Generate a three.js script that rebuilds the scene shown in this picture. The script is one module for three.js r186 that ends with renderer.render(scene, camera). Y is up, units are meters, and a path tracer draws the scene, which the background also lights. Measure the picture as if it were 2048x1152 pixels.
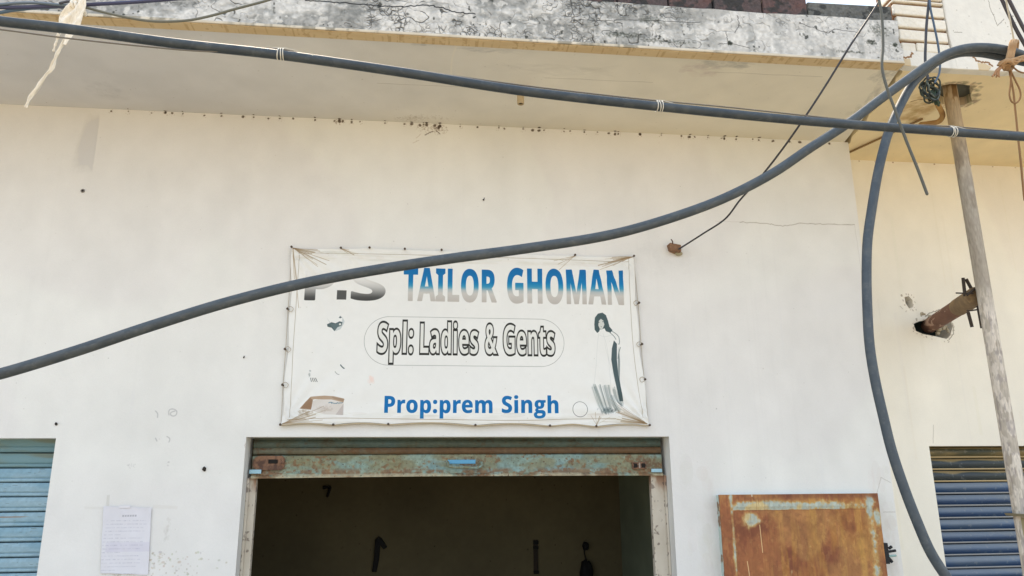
import * as THREE from 'three';
import { RoundedBoxGeometry } from 'three/addons/geometries/RoundedBoxGeometry.js';
import { mergeGeometries, mergeVertices } from 'three/addons/utils/BufferGeometryUtils.js';

// ---------------------------------------------------------------- camera, sky, sun, exposure
const scene = new THREE.Scene();
const camera = new THREE.PerspectiveCamera(42.018, 1024 / 576, 0.05, 600);
camera.position.set(0, 1.6, 4.2);
camera.rotation.set(0.25029, -0.11495, -0.00745, 'YXZ');
const renderer = new THREE.WebGLRenderer({ antialias: true });
renderer.setSize(1024, 576);
renderer.toneMapping = THREE.LinearToneMapping;
renderer.toneMappingExposure = 1.6;
renderer.shadowMap.enabled = true;

const SKY = 0.95;
{ // hazy bright sky; the sun stands behind the building, so the facade is in open shade and the street is sunlit
  const w = 128, h = 64, data = new Float32Array(w * h * 4);
  for (let j = 0; j < h; j++) for (let i = 0; i < w; i++) {
    const el = ((j + 0.5) / h - 0.5) * Math.PI , k = (j * w + i) * 4;
    const up = Math.pow(Math.max(0, Math.sin(el)), 0.6), low = [0.89, 0.96, 0.995], high = [0.70, 0.865, 1.13];   // hazy white low down, bluer overhead
    for (let q = 0; q < 3; q++) data[k + q] = SKY * (el < 0 ? 0.8 : low[q] + (high[q] - low[q]) * up); data[k + 3] = 1;
  }
  const sky = new THREE.DataTexture(data, w, h, THREE.RGBAFormat, THREE.FloatType);
  sky.mapping = THREE.EquirectangularReflectionMapping;
  sky.magFilter = THREE.LinearFilter; sky.needsUpdate = true;
  scene.background = sky; scene.environment = sky;
}
const sun = new THREE.DirectionalLight(0xffecd0, 3.6);
sun.position.set(-3, 17, -9); sun.target.position.set(0, 2, 0);
sun.castShadow = true; sun.shadow.radius = 6;
Object.assign(sun.shadow.camera, { left: -8, right: 8, top: 8, bottom: -8, near: 0.5, far: 40 });
scene.add(sun, sun.target);

// ---------------------------------------------------------------- helpers
function rng(seed) { let s = seed >>> 0; return () => { s = (s + 0x6D2B79F5) >>> 0; let t = Math.imul(s ^ (s >>> 15), 1 | s); t = (t + Math.imul(t ^ (t >>> 7), 61 | t)) ^ t; return ((t ^ (t >>> 14)) >>> 0) / 4294967296; }; }
const rnd = rng(4242);
const hash = (x, y, s) => { let h = Math.imul(x, 374761393) + Math.imul(y, 668265263) + Math.imul(s, 974634777); h = Math.imul(h ^ (h >>> 13), 1274126177); return ((h ^ (h >>> 16)) >>> 0) / 4294967296; };
function vnoise(x, y, s = 0) {
  const xi = Math.floor(x), yi = Math.floor(y); let fx = x - xi, fy = y - yi;
  fx = fx * fx * (3 - 2 * fx); fy = fy * fy * (3 - 2 * fy);
  const a = hash(xi, yi, s), b = hash(xi + 1, yi, s), c = hash(xi, yi + 1, s), d = hash(xi + 1, yi + 1, s);
  return a + (b - a) * fx + (c - a) * fy + (a - b - c + d) * fx * fy;
}
function fbm(x, y, oct = 4, s = 0) { let v = 0, a = 0.5, n = 0; for (let i = 0; i < oct; i++) { v += a * vnoise(x, y, s + i * 17); n += a; a *= 0.5; x *= 2.03; y *= 2.03; } return v / n; }
function worley(x, y, s = 0) {            // distance to the nearest cell border, and that cell's hash
  const xi = Math.floor(x), yi = Math.floor(y); let f1 = 9, f2 = 9, id = 0;
  for (let j = -1; j <= 1; j++) for (let i = -1; i <= 1; i++) {
    const px = xi + i + hash(xi + i, yi + j, s), py = yi + j + hash(xi + i, yi + j, s + 5), d = Math.hypot(px - x, py - y);
    if (d < f1) { f2 = f1; f1 = d; id = hash(xi + i, yi + j, s + 9); } else if (d < f2) f2 = d;
  }
  return [f2 - f1, id, f1];
}
const clamp = (v, a = 0, b = 1) => Math.min(b, Math.max(a, v)), sst = (a, b, v) => { const t = clamp((v - a) / (b - a)); return t * t * (3 - 2 * t); };
const mix = (a, b, t) => [a[0] + (b[0] - a[0]) * t, a[1] + (b[1] - a[1]) * t, a[2] + (b[2] - a[2]) * t];

// a canvas whose pixels stand for metres of a real surface: base(x, y) gives sRGB 0..255, draw(ctx) adds marks in metres (y up)
function paint(w, h, [x0, y0, x1, y1], base, draw, srgb = true) {
  const cv = document.createElement('canvas'); cv.width = w; cv.height = h;
  const ctx = cv.getContext('2d'), img = ctx.createImageData(w, h), d = img.data;
  for (let j = 0; j < h; j++) for (let i = 0; i < w; i++) {
    const c = base(x0 + (i + 0.5) / w * (x1 - x0), y1 - (j + 0.5) / h * (y1 - y0)), k = (j * w + i) * 4;
    d[k] = c[0]; d[k + 1] = c[1]; d[k + 2] = c[2]; d[k + 3] = 255;
  }
  ctx.putImageData(img, 0, 0);
  if (draw) { ctx.setTransform(w / (x1 - x0), 0, 0, -h / (y1 - y0), -x0 * w / (x1 - x0), y1 * h / (y1 - y0)); ctx.lineCap = ctx.lineJoin = 'round'; draw(ctx); }
  const t = new THREE.CanvasTexture(cv);
  if (srgb) t.colorSpace = THREE.SRGBColorSpace;
  t.wrapS = t.wrapT = THREE.MirroredRepeatWrapping; t.anisotropy = 8;
  return t;
}
const bumpTex = (w, h, box, f, draw) => paint(w, h, box, (x, y) => { const v = clamp(f(x, y)) * 255; return [v, v, v]; }, draw, false);
const std = (o) => new THREE.MeshStandardMaterial({ roughness: 0.9, metalness: 0, ...o });
// planar uv in a box of metres; faces that look sideways take (z, y), faces that look up or down take (x, z)
function rectUV(g, [x0, y0, x1, y1], flat = false) {
  if (g.index) g = g.toNonIndexed();
  g.computeVertexNormals();
  const p = g.attributes.position, n = g.attributes.normal, uv = new Float32Array(p.count * 2);
  for (let i = 0; i < p.count; i++) {
    const nx = Math.abs(n.getX(i)), ny = Math.abs(n.getY(i)), nz = Math.abs(n.getZ(i));
    let a = p.getX(i), b = p.getY(i);
    if (flat) b = p.getZ(i);
    else if (nx > ny && nx > nz) a = p.getZ(i) * 1.0 + 0.37; else if (ny > nz) b = p.getZ(i) + y0 + 0.4;
    uv[2 * i] = (a - x0) / (x1 - x0); uv[2 * i + 1] = (b - y0) / (y1 - y0);
  }
  g.setAttribute('uv', new THREE.BufferAttribute(uv, 2));
  return g;
}
function mesh(name, geo, mat, parent = scene) {
  const m = new THREE.Mesh(geo, mat); m.name = name; m.castShadow = m.receiveShadow = true; parent.add(m);
  if (parent.userData.origin) m.position.sub(parent.userData.originV);
  return m;
}
const taken = {};
function numbered(name) { const k = taken[name] = (taken[name] ?? -1) + 1; return k ? name + '_' + String(k).padStart(3, '0') : name; }
const origins = new Map();
function thing(name, label, category, at = [0, 0, 0], group) {
  const o = new THREE.Group(); o.name = numbered(name); o.position.set(...at); scene.add(o);
  o.userData = { label, category }; if (group) o.userData.group = group;
  origins.set(o, new THREE.Vector3(...at));
  return o;
}
function part(name, geo, mat, parent, label) {      // geometry in world metres, stored relative to its thing's base
  const m = new THREE.Mesh(geo, mat); m.name = name; m.castShadow = m.receiveShadow = true; parent.add(m);
  if (origins.has(parent)) m.position.copy(origins.get(parent)).negate();
  if (label) m.userData.label = label;
  return m;
}
const V = (a) => new THREE.Vector3(...a);
const box = (x0, x1, y0, y1, z0, z1) => new THREE.BoxGeometry(x1 - x0, y1 - y0, z1 - z0).translate((x0 + x1) / 2, (y0 + y1) / 2, (z0 + z1) / 2);
const rbox = (x0, x1, y0, y1, z0, z1, r = 0.004) => new RoundedBoxGeometry(x1 - x0, y1 - y0, z1 - z0, 2, r).translate((x0 + x1) / 2, (y0 + y1) / 2, (z0 + z1) / 2);
function tube(pts, r, seg = 60, rad = 10, closed = false) {
  const c = new THREE.CatmullRomCurve3(pts.map(V), closed, 'centripetal');
  const g = new THREE.TubeGeometry(c, seg, r, rad, closed);
  if (closed) return g;
  const caps = [0, 1].map((t) => { const s = new THREE.SphereGeometry(r, rad, 6); const q = c.getPointAt(t); s.translate(q.x, q.y, q.z); return s; });
  return mergeGeometries([g, ...caps]);
}
const rod = (a, b, r, rad = 12, r2 = r) => { const A = V(a), B = V(b), d = B.clone().sub(A), g = new THREE.CylinderGeometry(r2, r, d.length(), rad, 1); g.translate(0, d.length() / 2, 0); g.applyQuaternion(new THREE.Quaternion().setFromUnitVectors(new THREE.Vector3(0, 1, 0), d.normalize())); return g.translate(A.x, A.y, A.z); };
function shapeOf(pts, holes = []) { const s = new THREE.Shape(pts.map((p) => new THREE.Vector2(...p))); for (const h of holes) s.holes.push(new THREE.Path(h.map((p) => new THREE.Vector2(...p)))); return s; }
const rect = (x0, y0, x1, y1) => [[x0, y0], [x1, y0], [x1, y1], [x0, y1]];
function poly(ctx, pts, close = true) { ctx.beginPath(); pts.forEach((p, i) => ctx[i ? 'lineTo' : 'moveTo'](p[0], p[1])); if (close) ctx.closePath(); }
function curve(ctx, pts) { ctx.beginPath(); ctx.moveTo(pts[0][0], pts[0][1]); for (let i = 1; i < pts.length - 1; i++) { const a = pts[i], b = pts[i + 1]; ctx.quadraticCurveTo(a[0], a[1], (a[0] + b[0]) / 2, (a[1] + b[1]) / 2); } const e = pts[pts.length - 1]; ctx.lineTo(e[0], e[1]); }
function smudge(ctx, x, y, rx, ry, color, a, n, seed, dot = 0.006) { const r = rng(seed); for (let i = 0; i < n; i++) { const t = r() * 6.283, q = Math.sqrt(r()) * (0.4 + 0.6 * r()); ctx.fillStyle = `rgba(${color},${a * (0.4 + 0.6 * r())})`; ctx.beginPath(); ctx.ellipse(x + Math.cos(t) * q * rx, y + Math.sin(t) * q * ry, dot * (0.4 + r()), dot * (0.4 + r()), r() * 3, 0, 7); ctx.fill(); } }
function wiggle(ctx, pts, amp, seed) {               // a crack: jittered polyline
  const r = rng(seed), out = [];
  for (let i = 0; i < pts.length - 1; i++) for (let k = 0; k < 9; k++) { const t = k / 9; out.push([pts[i][0] + (pts[i + 1][0] - pts[i][0]) * t + (r() - 0.5) * amp, pts[i][1] + (pts[i + 1][1] - pts[i][1]) * t + (r() - 0.5) * amp]); }
  out.push(pts[pts.length - 1]); poly(ctx, out, false); ctx.stroke();
}

// ---------------------------------------------------------------- ground
{
  const B = [0, 0, 4, 4];
  const t = paint(1024, 1024, B, (x, y) => { const n = fbm(x * 3, y * 3, 4, 1), f = fbm(x * 40, y * 40, 2, 2); const v = 0.82 + 0.25 * n + 0.12 * (f - 0.5); return [190 * v, 172 * v, 142 * v]; });
  t.wrapS = t.wrapT = THREE.RepeatWrapping;
  const g = new THREE.PlaneGeometry(400, 400, 8, 8).rotateX(-Math.PI / 2);
  const uv = g.attributes.uv; for (let i = 0; i < uv.count; i++) uv.setXY(i, uv.getX(i) * 100, uv.getY(i) * 100);
  const m = mesh('ground', g, std({ map: t, roughness: 0.95 })); m.userData.kind = 'structure';
}

// ---------------------------------------------------------------- left building: the shop
const WB = [-2.75, 0.6, 2.75, 3.72];                 // the part of the wall that the texture covers, in metres
const wallBase = (warm) => (x, y) => {
  const a = fbm(x * 1.3, y * 1.1, 4, 11), b = fbm(x * 9, y * 7, 3, 23), c = fbm(x * 5 + 40, y * 0.6, 3, 31), g = hash(Math.round(x * 900), Math.round(y * 900), 3);
  const patch = sst(0.5, 0.56, fbm(x * 0.9 + 3, y * 0.9 + 7, 3, 77));
  const v = 1 + 0.05 * (a - 0.5) + 0.04 * (b - 0.5) + 0.03 * (c - 0.5) + 0.016 * (g - 0.5) - 0.012 * patch;
  return [warm[0] * v, warm[1] * v * (1 - 0.004 * patch), warm[2] * v];
};
function jointDirt(ctx, y, xs, seed) { const r = rng(seed); for (const [x, s] of xs) { ctx.fillStyle = `rgba(62,50,38,${0.65 + 0.3 * r()})`; ctx.beginPath(); ctx.ellipse(x, y - 0.004 - r() * 0.008, s * (0.7 + r() * 0.6), s * (0.6 + r() * 0.5), r() * 3, 0, 7); ctx.fill(); for (let i = 0; i < 6; i++) { ctx.fillStyle = `rgba(90,72,52,${0.25 + 0.3 * r()})`; ctx.beginPath(); ctx.ellipse(x + (r() - 0.5) * 0.03, y - r() * 0.025, 0.0018, 0.0014, 0, 0, 7); ctx.fill(); } } }
const jointSpots = [];
{ const r = rng(99); for (let x = -1.85; x < 2.66; x += 0.03 + 0.12 * r()) jointSpots.push([x, 0.0045 + 0.008 * r() * r()]); for (const x of [-0.55, -0.53, -0.12, -0.07, -0.03, 0.02, 0.05, 0.62, 0.66, 1.1, 1.14, 1.62, 1.85]) jointSpots.push([x, 0.009]); }
const wallMap = paint(2048, 1162, WB, wallBase([229, 229.5, 226]), (c) => {
  jointDirt(c, 3.7, jointSpots, 5);
  smudge(c, .0151, 3.6679, 0.12, 0.045, '90,70,52', 0.22, 130, 8, 0.004); smudge(c, .0391, 3.6823, 0.03, 0.03, '60,44,34', 0.35, 40, 10, 0.005);
  c.strokeStyle = 'rgba(55,42,34,.7)'; c.lineWidth = 0.004; wiggle(c, [[.0093, 3.6543], [-.0145, 3.64], [-.0383, 3.6256]], 0.004, 3); wiggle(c, [[.0305, 3.6553], [.0519, 3.6365]], 0.005, 4);
  c.strokeStyle = 'rgba(110,90,70,.4)'; c.lineWidth = 0.0022; wiggle(c, [[-.0625, 3.6311], [-.0918, 3.6033]], 0.004, 5); wiggle(c, [[-.0736, 3.5911], [-.109, 3.5698]], 0.004, 6);
  smudge(c, -.5583, 3.6923, 0.03, 0.03, '80,60,42', 0.4, 30, 9, 0.004);
  // darker repainted stripe on the left
  for (let i = 0; i < 60; i++) { c.fillStyle = 'rgba(165,165,167,.013)'; const q = rng(500 + i); poly(c, [[-2.0 + q() * 0.06, 3.69 - q() * 0.2], [-1.915 + q() * 0.012, 3.69 - q() * 0.2], [-1.915 + q() * 0.012, 3.3 + q() * 0.15], [-2.03 + q() * 0.07, 3.28 + q() * 0.2]]); c.fill(); }
  // hair cracks
  c.strokeStyle = 'rgba(120,112,100,.75)'; c.lineWidth = 0.0028; wiggle(c, [[1.9063, 3.1327], [2.0997, 3.1258], [2.1832, 3.1154], [2.3166, 3.1394], [2.461, 3.1342], [2.6577, 3.1405]], 0.007, 12);
  c.strokeStyle = 'rgba(150,142,130,.35)'; c.lineWidth = 0.002; wiggle(c, [[1.746, 3.1339], [1.9063, 3.1327]], 0.004, 13);
  c.strokeStyle = 'rgba(150,145,138,.35)'; wiggle(c, [[2.6577, 3.1405], [2.6625, 2.8432], [2.6731, 2.5271]], 0.004, 14);
  // stains below the rusty hook
  for (let i = 0; i < 60; i++) { const q = rng(700 + i); c.fillStyle = 'rgba(204,186,146,.007)'; c.beginPath(); c.ellipse(1.47 + q() * 0.03, 2.86 - q() * 0.1, 0.004 + q() * 0.01, 0.04 + q() * 0.06, 0, 0, 7); c.fill(); }
  for (let i = 0; i < 50; i++) { const q = rng(760 + i); c.fillStyle = 'rgba(168,168,168,.03)'; c.beginPath(); c.ellipse(1.42 + (q() - 0.5) * 0.3, 2.87 + (q() - 0.5) * 0.2, 0.02 + q() * 0.05, 0.01 + q() * 0.03, q() * 3, 0, 7); c.fill(); }
  for (let i = 0; i < 26; i++) { const q = rng(820 + i); c.fillStyle = `rgba(172,168,162,${0.008 + q() * 0.018})`; c.fillRect(1.5 * q() - 0.3 + 1.0, 1.5 + q() * 0.7, 0.006 + q() * 0.014, 0.3 + q() * 0.9); }
  for (let i = 0; i < 40; i++) { const q = rng(880 + i); c.fillStyle = `rgba(168,166,162,${0.006 + q() * 0.014})`; c.fillRect(-2.5 + 4.9 * q(), 0.9 + q() * 1.9, 0.004 + q() * 0.02, 0.2 + q() * 0.8); }
  // pencil scribbles and scuffs
  c.strokeStyle = 'rgba(158,158,160,.6)'; c.lineWidth = 0.005;
  curve(c, [[-1.4223, 1.9665], [-1.4085, 1.956], [-1.4086, 1.9324]]); c.stroke(); curve(c, [[-1.3516, 1.9456], [-1.3594, 1.9719], [-1.3348, 1.9799], [-1.3105, 1.9668], [-1.3155, 1.9405], [-1.341, 1.9404], [-1.3479, 1.9588], [-1.3233, 1.9667]]); c.stroke();
  c.strokeStyle = 'rgba(150,150,152,.5)'; curve(c, [[-1.3504, 1.8336], [-1.3319, 1.8258], [-1.3374, 1.8052]]); c.stroke(); curve(c, [[-1.4074, 1.8259], [-1.3983, 1.8104]]); c.stroke();
  smudge(c, -1.514, 1.6832, 0.03, 0.02, '150,150,150', 0.3, 12, 21, 0.004); smudge(c, -1.3309, 1.6924, 0.012, 0.03, '170,170,170', 0.3, 12, 22, 0.004);
  { const q = rng(31); for (let i = 0; i < 90; i++) { c.fillStyle = `rgba(${150 + 30 * q()},${144 + 26 * q()},${126 + 24 * q()},${0.15 + 0.3 * q()})`; const x = -1.4 + q() * 0.32 * (0.3 + q()), y = 1.26 - q() * 0.13; c.beginPath(); c.ellipse(x, y, 0.003 + 0.008 * q() * q(), 0.002 + 0.004 * q(), q() * 0.6 - 0.3, 0, 7); c.fill(); } }
  // old tape and paste marks round the notice
  c.fillStyle = 'rgba(212,209,200,.3)'; poly(c, [[-1.7196, 1.4834], [-1.6273, 1.4799], [-1.6258, 1.4677], [-1.7132, 1.4711]]); c.fill(); poly(c, [[-1.3842, 1.4896], [-1.2599, 1.4809], [-1.2634, 1.466], [-1.3821, 1.4698]]); c.fill(); c.fillStyle = 'rgba(200,198,190,.5)'; poly(c, [[-1.6149, 1.5389], [-1.6003, 1.5388], [-1.5987, 1.4845], [-1.6133, 1.4847]]); c.fill();
  smudge(c, -1.483, 1.155, 0.13, 0.012, '172,166,150', 0.4, 60, 41, 0.004);
  smudge(c, -1.2993, 1.3583, 0.02, 0.1, '190,188,182', 0.25, 30, 42, 0.006);
  // plaster patch round the rusty cabinet and the band at the wall's end
  c.strokeStyle = 'rgba(170,166,158,.7)'; c.lineWidth = 0.003; wiggle(c, [[2.5868, 1.5109], [2.6231, 1.5969], [2.6777, 1.5686]], 0.003, 51); wiggle(c, [[2.6121, 1.4059], [2.6821, 1.4051]], 0.003, 52);
  for (let i = 0; i < 60; i++) { const q = rng(900 + i); c.fillStyle = `rgba(188,178,162,${0.03 + 0.04 * q()})`; c.beginPath(); c.ellipse(2.55 + q() * 0.13, 0.9 + q() * 0.75, 0.01 + q() * 0.03, 0.02 + q() * 0.06, 0, 0, 7); c.fill(); }
  for (let i = 0; i < 40; i++) { const q = rng(980 + i); c.fillStyle = `rgba(190,182,172,${0.03 + 0.04 * q()})`; c.beginPath(); c.ellipse(1.42 + q() * 0.2, 0.9 + q() * 0.8, 0.01 + q() * 0.03, 0.02 + q() * 0.08, 0, 0, 7); c.fill(); }
  // small flecks everywhere
  { const q = rng(77); for (let i = 0; i < 420; i++) { const g = 90 + q() * 90; c.fillStyle = `rgba(${g},${g * 0.97},${g * 0.93},${0.15 + 0.4 * q() * q()})`; c.beginPath(); c.ellipse(-2.5 + q() * 5.1, 0.8 + q() * 2.85, 0.001 + 0.0035 * q() * q(), 0.001 + 0.003 * q() * q(), q() * 3, 0, 7); c.fill(); } }
  // rust bleeding and grey rubbing at the door's corners
  smudge(c, -.9388, 1.7888, 0.012, 0.03, '120,98,78', 0.35, 24, 61, 0.005); smudge(c, 1.3441, 1.3258, 0.02, 0.16, '170,164,154', 0.25, 40, 62, 0.006);
});
const wallBump = bumpTex(2048, 1162, WB, (x, y) => 0.5 + 0.4 * (fbm(x * 2.2, y * 2.2, 4, 51) - 0.5) + 0.12 * (fbm(x * 26, y * 26, 2, 54) - 0.5) + 0.05 * (fbm(x * 120, y * 120, 1, 59) - 0.5));
const wallMat = std({ map: wallMap, bumpMap: wallBump, bumpScale: 0.006, roughness: 0.93 });

const shop = thing('shop_building', 'white plastered shop building with open doorway and deep stained canopy', 'building', [0, 0, 0]);
{
  const g = new THREE.ExtrudeGeometry(shapeOf(rect(-9, -0.05, 2.686, 3.7035), [
    [[-3.7, 0.02], [-1.9, 0.02], [-1.9, 1.826], [-3.7, 1.826]],
    [[-0.946, 0.02], [1.375, 0.02], [1.375, 1.831], [-0.946, 1.831]]]), { depth: 0.17, bevelEnabled: false });
  g.translate(0, 0, -0.17);
  part('facade_wall', rectUV(g, WB), wallMat, shop);
}
// room behind the doorway
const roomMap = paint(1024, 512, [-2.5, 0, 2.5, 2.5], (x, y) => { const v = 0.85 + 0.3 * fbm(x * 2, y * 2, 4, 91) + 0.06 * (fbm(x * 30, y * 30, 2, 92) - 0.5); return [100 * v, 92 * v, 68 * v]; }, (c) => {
  const q = rng(14); for (let i = 0; i < 160; i++) { c.fillStyle = `rgba(20,16,10,${0.2 + 0.5 * q()})`; c.beginPath(); c.ellipse(-2.4 + 4.8 * q(), 0.3 + 1.6 * q(), 0.002 + 0.008 * q() * q(), 0.002 + 0.007 * q(), 0, 0, 7); c.fill(); }
  
});
const roomMat = std({ map: roomMap, roughness: 0.97 });
const RB = [-2.5, 0, 2.5, 2.5];
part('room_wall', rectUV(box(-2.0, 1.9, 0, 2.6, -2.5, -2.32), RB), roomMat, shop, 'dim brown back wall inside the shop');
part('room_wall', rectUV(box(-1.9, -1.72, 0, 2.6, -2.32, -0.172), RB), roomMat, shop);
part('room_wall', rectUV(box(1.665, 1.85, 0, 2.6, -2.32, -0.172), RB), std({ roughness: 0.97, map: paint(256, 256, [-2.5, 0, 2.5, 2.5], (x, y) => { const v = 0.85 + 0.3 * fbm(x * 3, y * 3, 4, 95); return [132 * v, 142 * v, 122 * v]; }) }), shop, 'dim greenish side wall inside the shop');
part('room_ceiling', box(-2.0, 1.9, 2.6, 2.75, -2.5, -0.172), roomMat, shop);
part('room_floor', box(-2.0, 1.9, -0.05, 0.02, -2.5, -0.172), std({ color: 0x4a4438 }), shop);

// canopy: slab, fascia, drip strip
const SB = [-2.75, -0.1, 2.75, 1.05];
const soffitMap = paint(2048, 428, SB, (x, z) => {
  const a = fbm(x * 1.5, z * 2.5, 4, 111), b = fbm(x * 8, z * 8, 3, 113), g = hash(Math.round(x * 900), Math.round(z * 900), 4);
  const v = 1 + 0.09 * (a - 0.5) + 0.05 * (b - 0.5) + 0.014 * (g - 0.5), m = sst(-2.2, 2.0, x);
  const c = mix([208, 209, 212], [228, 222, 205], m); return [c[0] * v, c[1] * v, c[2] * v];
}, (c) => {
  jointDirt(c, 0.016, jointSpots.filter((s, i) => i % 2), 6);
  smudge(c, -0.12, 0.05, 0.13, 0.045, '110,90,70', 0.16, 130, 16, 0.004); smudge(c, -0.02, 0.08, 0.2, 0.04, '110,92,72', 0.15, 80, 17, 0.005);
  const blot = (x, z, rx, rz, col, a, n, s) => { const q = rng(s); for (let i = 0; i < n; i++) { c.fillStyle = `rgba(${col},${a})`; c.beginPath(); c.ellipse(x + (q() - 0.5) * 2 * rx, z + (q() - 0.5) * 2 * rz, rx * (0.1 + 0.3 * q()), rz * (0.1 + 0.35 * q()), q() - 0.5, 0, 7); c.fill(); } };
  for (const [[x, z], rx, rz, a, s] of [[[[-.0361, .8779]][0], 0.07, 0.03, 0.05, 1], [[[.2852, .8389]][0], 0.14, 0.02, 0.035, 2], [[[1.5312, .8428]][0], 0.13, 0.05, 0.055, 3], [[[2.5226, .5159]][0], 0.05, 0.16, 0.05, 4], [[[2.4289, .8024]][0], 0.06, 0.07, 0.06, 5], [[[.6443, .6835]][0], 0.3, 0.04, 0.02, 6], [[[1.4121, .7612]][0], 0.1, 0.05, 0.03, 7], [[[-1.7981, .2263]][0], 0.1, 0.09, 0.02, 8], [[[2.5541, .3323]][0], 0.05, 0.1, 0.04, 9]]) blot(x, z, rx, rz, '92,90,84', a, 46, 30 + s);
  c.strokeStyle = 'rgba(228,222,208,.55)'; c.lineWidth = 0.008; curve(c, [[.1256, .912], [.1091, .8301], [.0952, .726], [.0978, .5773]]); c.stroke();
  c.strokeStyle = 'rgba(120,112,98,.4)'; c.lineWidth = 0.003; for (const s of [1, 2, 3]) wiggle(c, [[-1.2 + s * 0.9, 0.3 + s * 0.15], [-0.6 + s * 0.9, 0.31 + s * 0.15]], 0.006, 60 + s);
  const q = rng(23); for (let i = 0; i < 240; i++) { c.fillStyle = `rgba(95,85,70,${0.1 + 0.3 * q() * q()})`; c.beginPath(); c.ellipse(-2.5 + 5.1 * q(), q(), 0.001 + 0.003 * q(), 0.001 + 0.003 * q(), 0, 0, 7); c.fill(); }
});
{
  const pts = [[-9, -0.45], [2.66, -0.45], [2.66, 0.0], [2.618, 0.2], [2.56, 0.52], [2.462, 0.905], [-9, 0.905]];
  const g = new THREE.ExtrudeGeometry(shapeOf(pts.map(([x, z]) => [x, -z])), { depth: 0.22, bevelEnabled: false });
  g.rotateX(-Math.PI / 2).translate(0, 3.7036, 0);
  part('canopy_slab', rectUV(g, SB, true), std({ map: soffitMap, bumpMap: bumpTex(1024, 214, SB, (x, z) => 0.5 + 0.5 * (fbm(x * 3, z * 3, 4, 121) - 0.5)), bumpScale: 0.008, roughness: 0.94 }), shop);
}
const FB = [-2.45, 3.68, 2.47, 3.96];
// weathered lime plaster: white skin, black mould, crackle
function mould(x, y) {
  const big = fbm(x * 1.6 + 9, y * 5 + 3, 4, 201), mid = fbm(x * 7, y * 12, 4, 203), env = sst(-2.4, -1.2, x) * (1 - 0.75 * sst(1.0, 1.7, x));
  const upper = 0.5 + 0.5 * sst(3.74, 3.9, y);
  const fine = fbm(x * 38, y * 44, 3, 207); return sst(0.47, 0.6, 0.46 * big + 0.36 * mid + 0.18 * fine + 0.09 * env * upper - 0.02) * (0.35 + 0.65 * env);
}
function crackle(x, y) {                             // broken crackle: ridges of warped noise, finer ones inside
  const wx = x + 0.03 * (fbm(x * 18, y * 18, 3, 211) - 0.5), wy = y + 0.03 * (fbm(x * 18 + 7, y * 18, 3, 212) - 0.5);
  const on = sst(0.44, 0.62, fbm(x * 2.0 + 1, y * 5, 3, 215)) * (1 - 0.6 * sst(0.7, 1.6, x)), on2 = sst(0.4, 0.6, fbm(x * 3.2 + 11, y * 7, 3, 216)) * (1 - 0.5 * sst(0.9, 1.7, x)), gap = sst(0.36, 0.56, fbm(x * 26, y * 26, 2, 217));
  const r1 = Math.abs(fbm(wx * 17, wy * 19, 2, 221) - 0.5), r2 = Math.abs(fbm(wx * 40, wy * 44, 2, 222) - 0.5), b = worley(wx * 30, wy * 32, 223)[0];
  return clamp(Math.max((1 - sst(0.008, 0.028, r1)) * on, (1 - sst(0.01, 0.04, r2)) * on2 * 0.7, (1 - sst(0.04, 0.13, b)) * on2 * on * 0.8) * (0.25 + 0.75 * gap));
}
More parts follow.
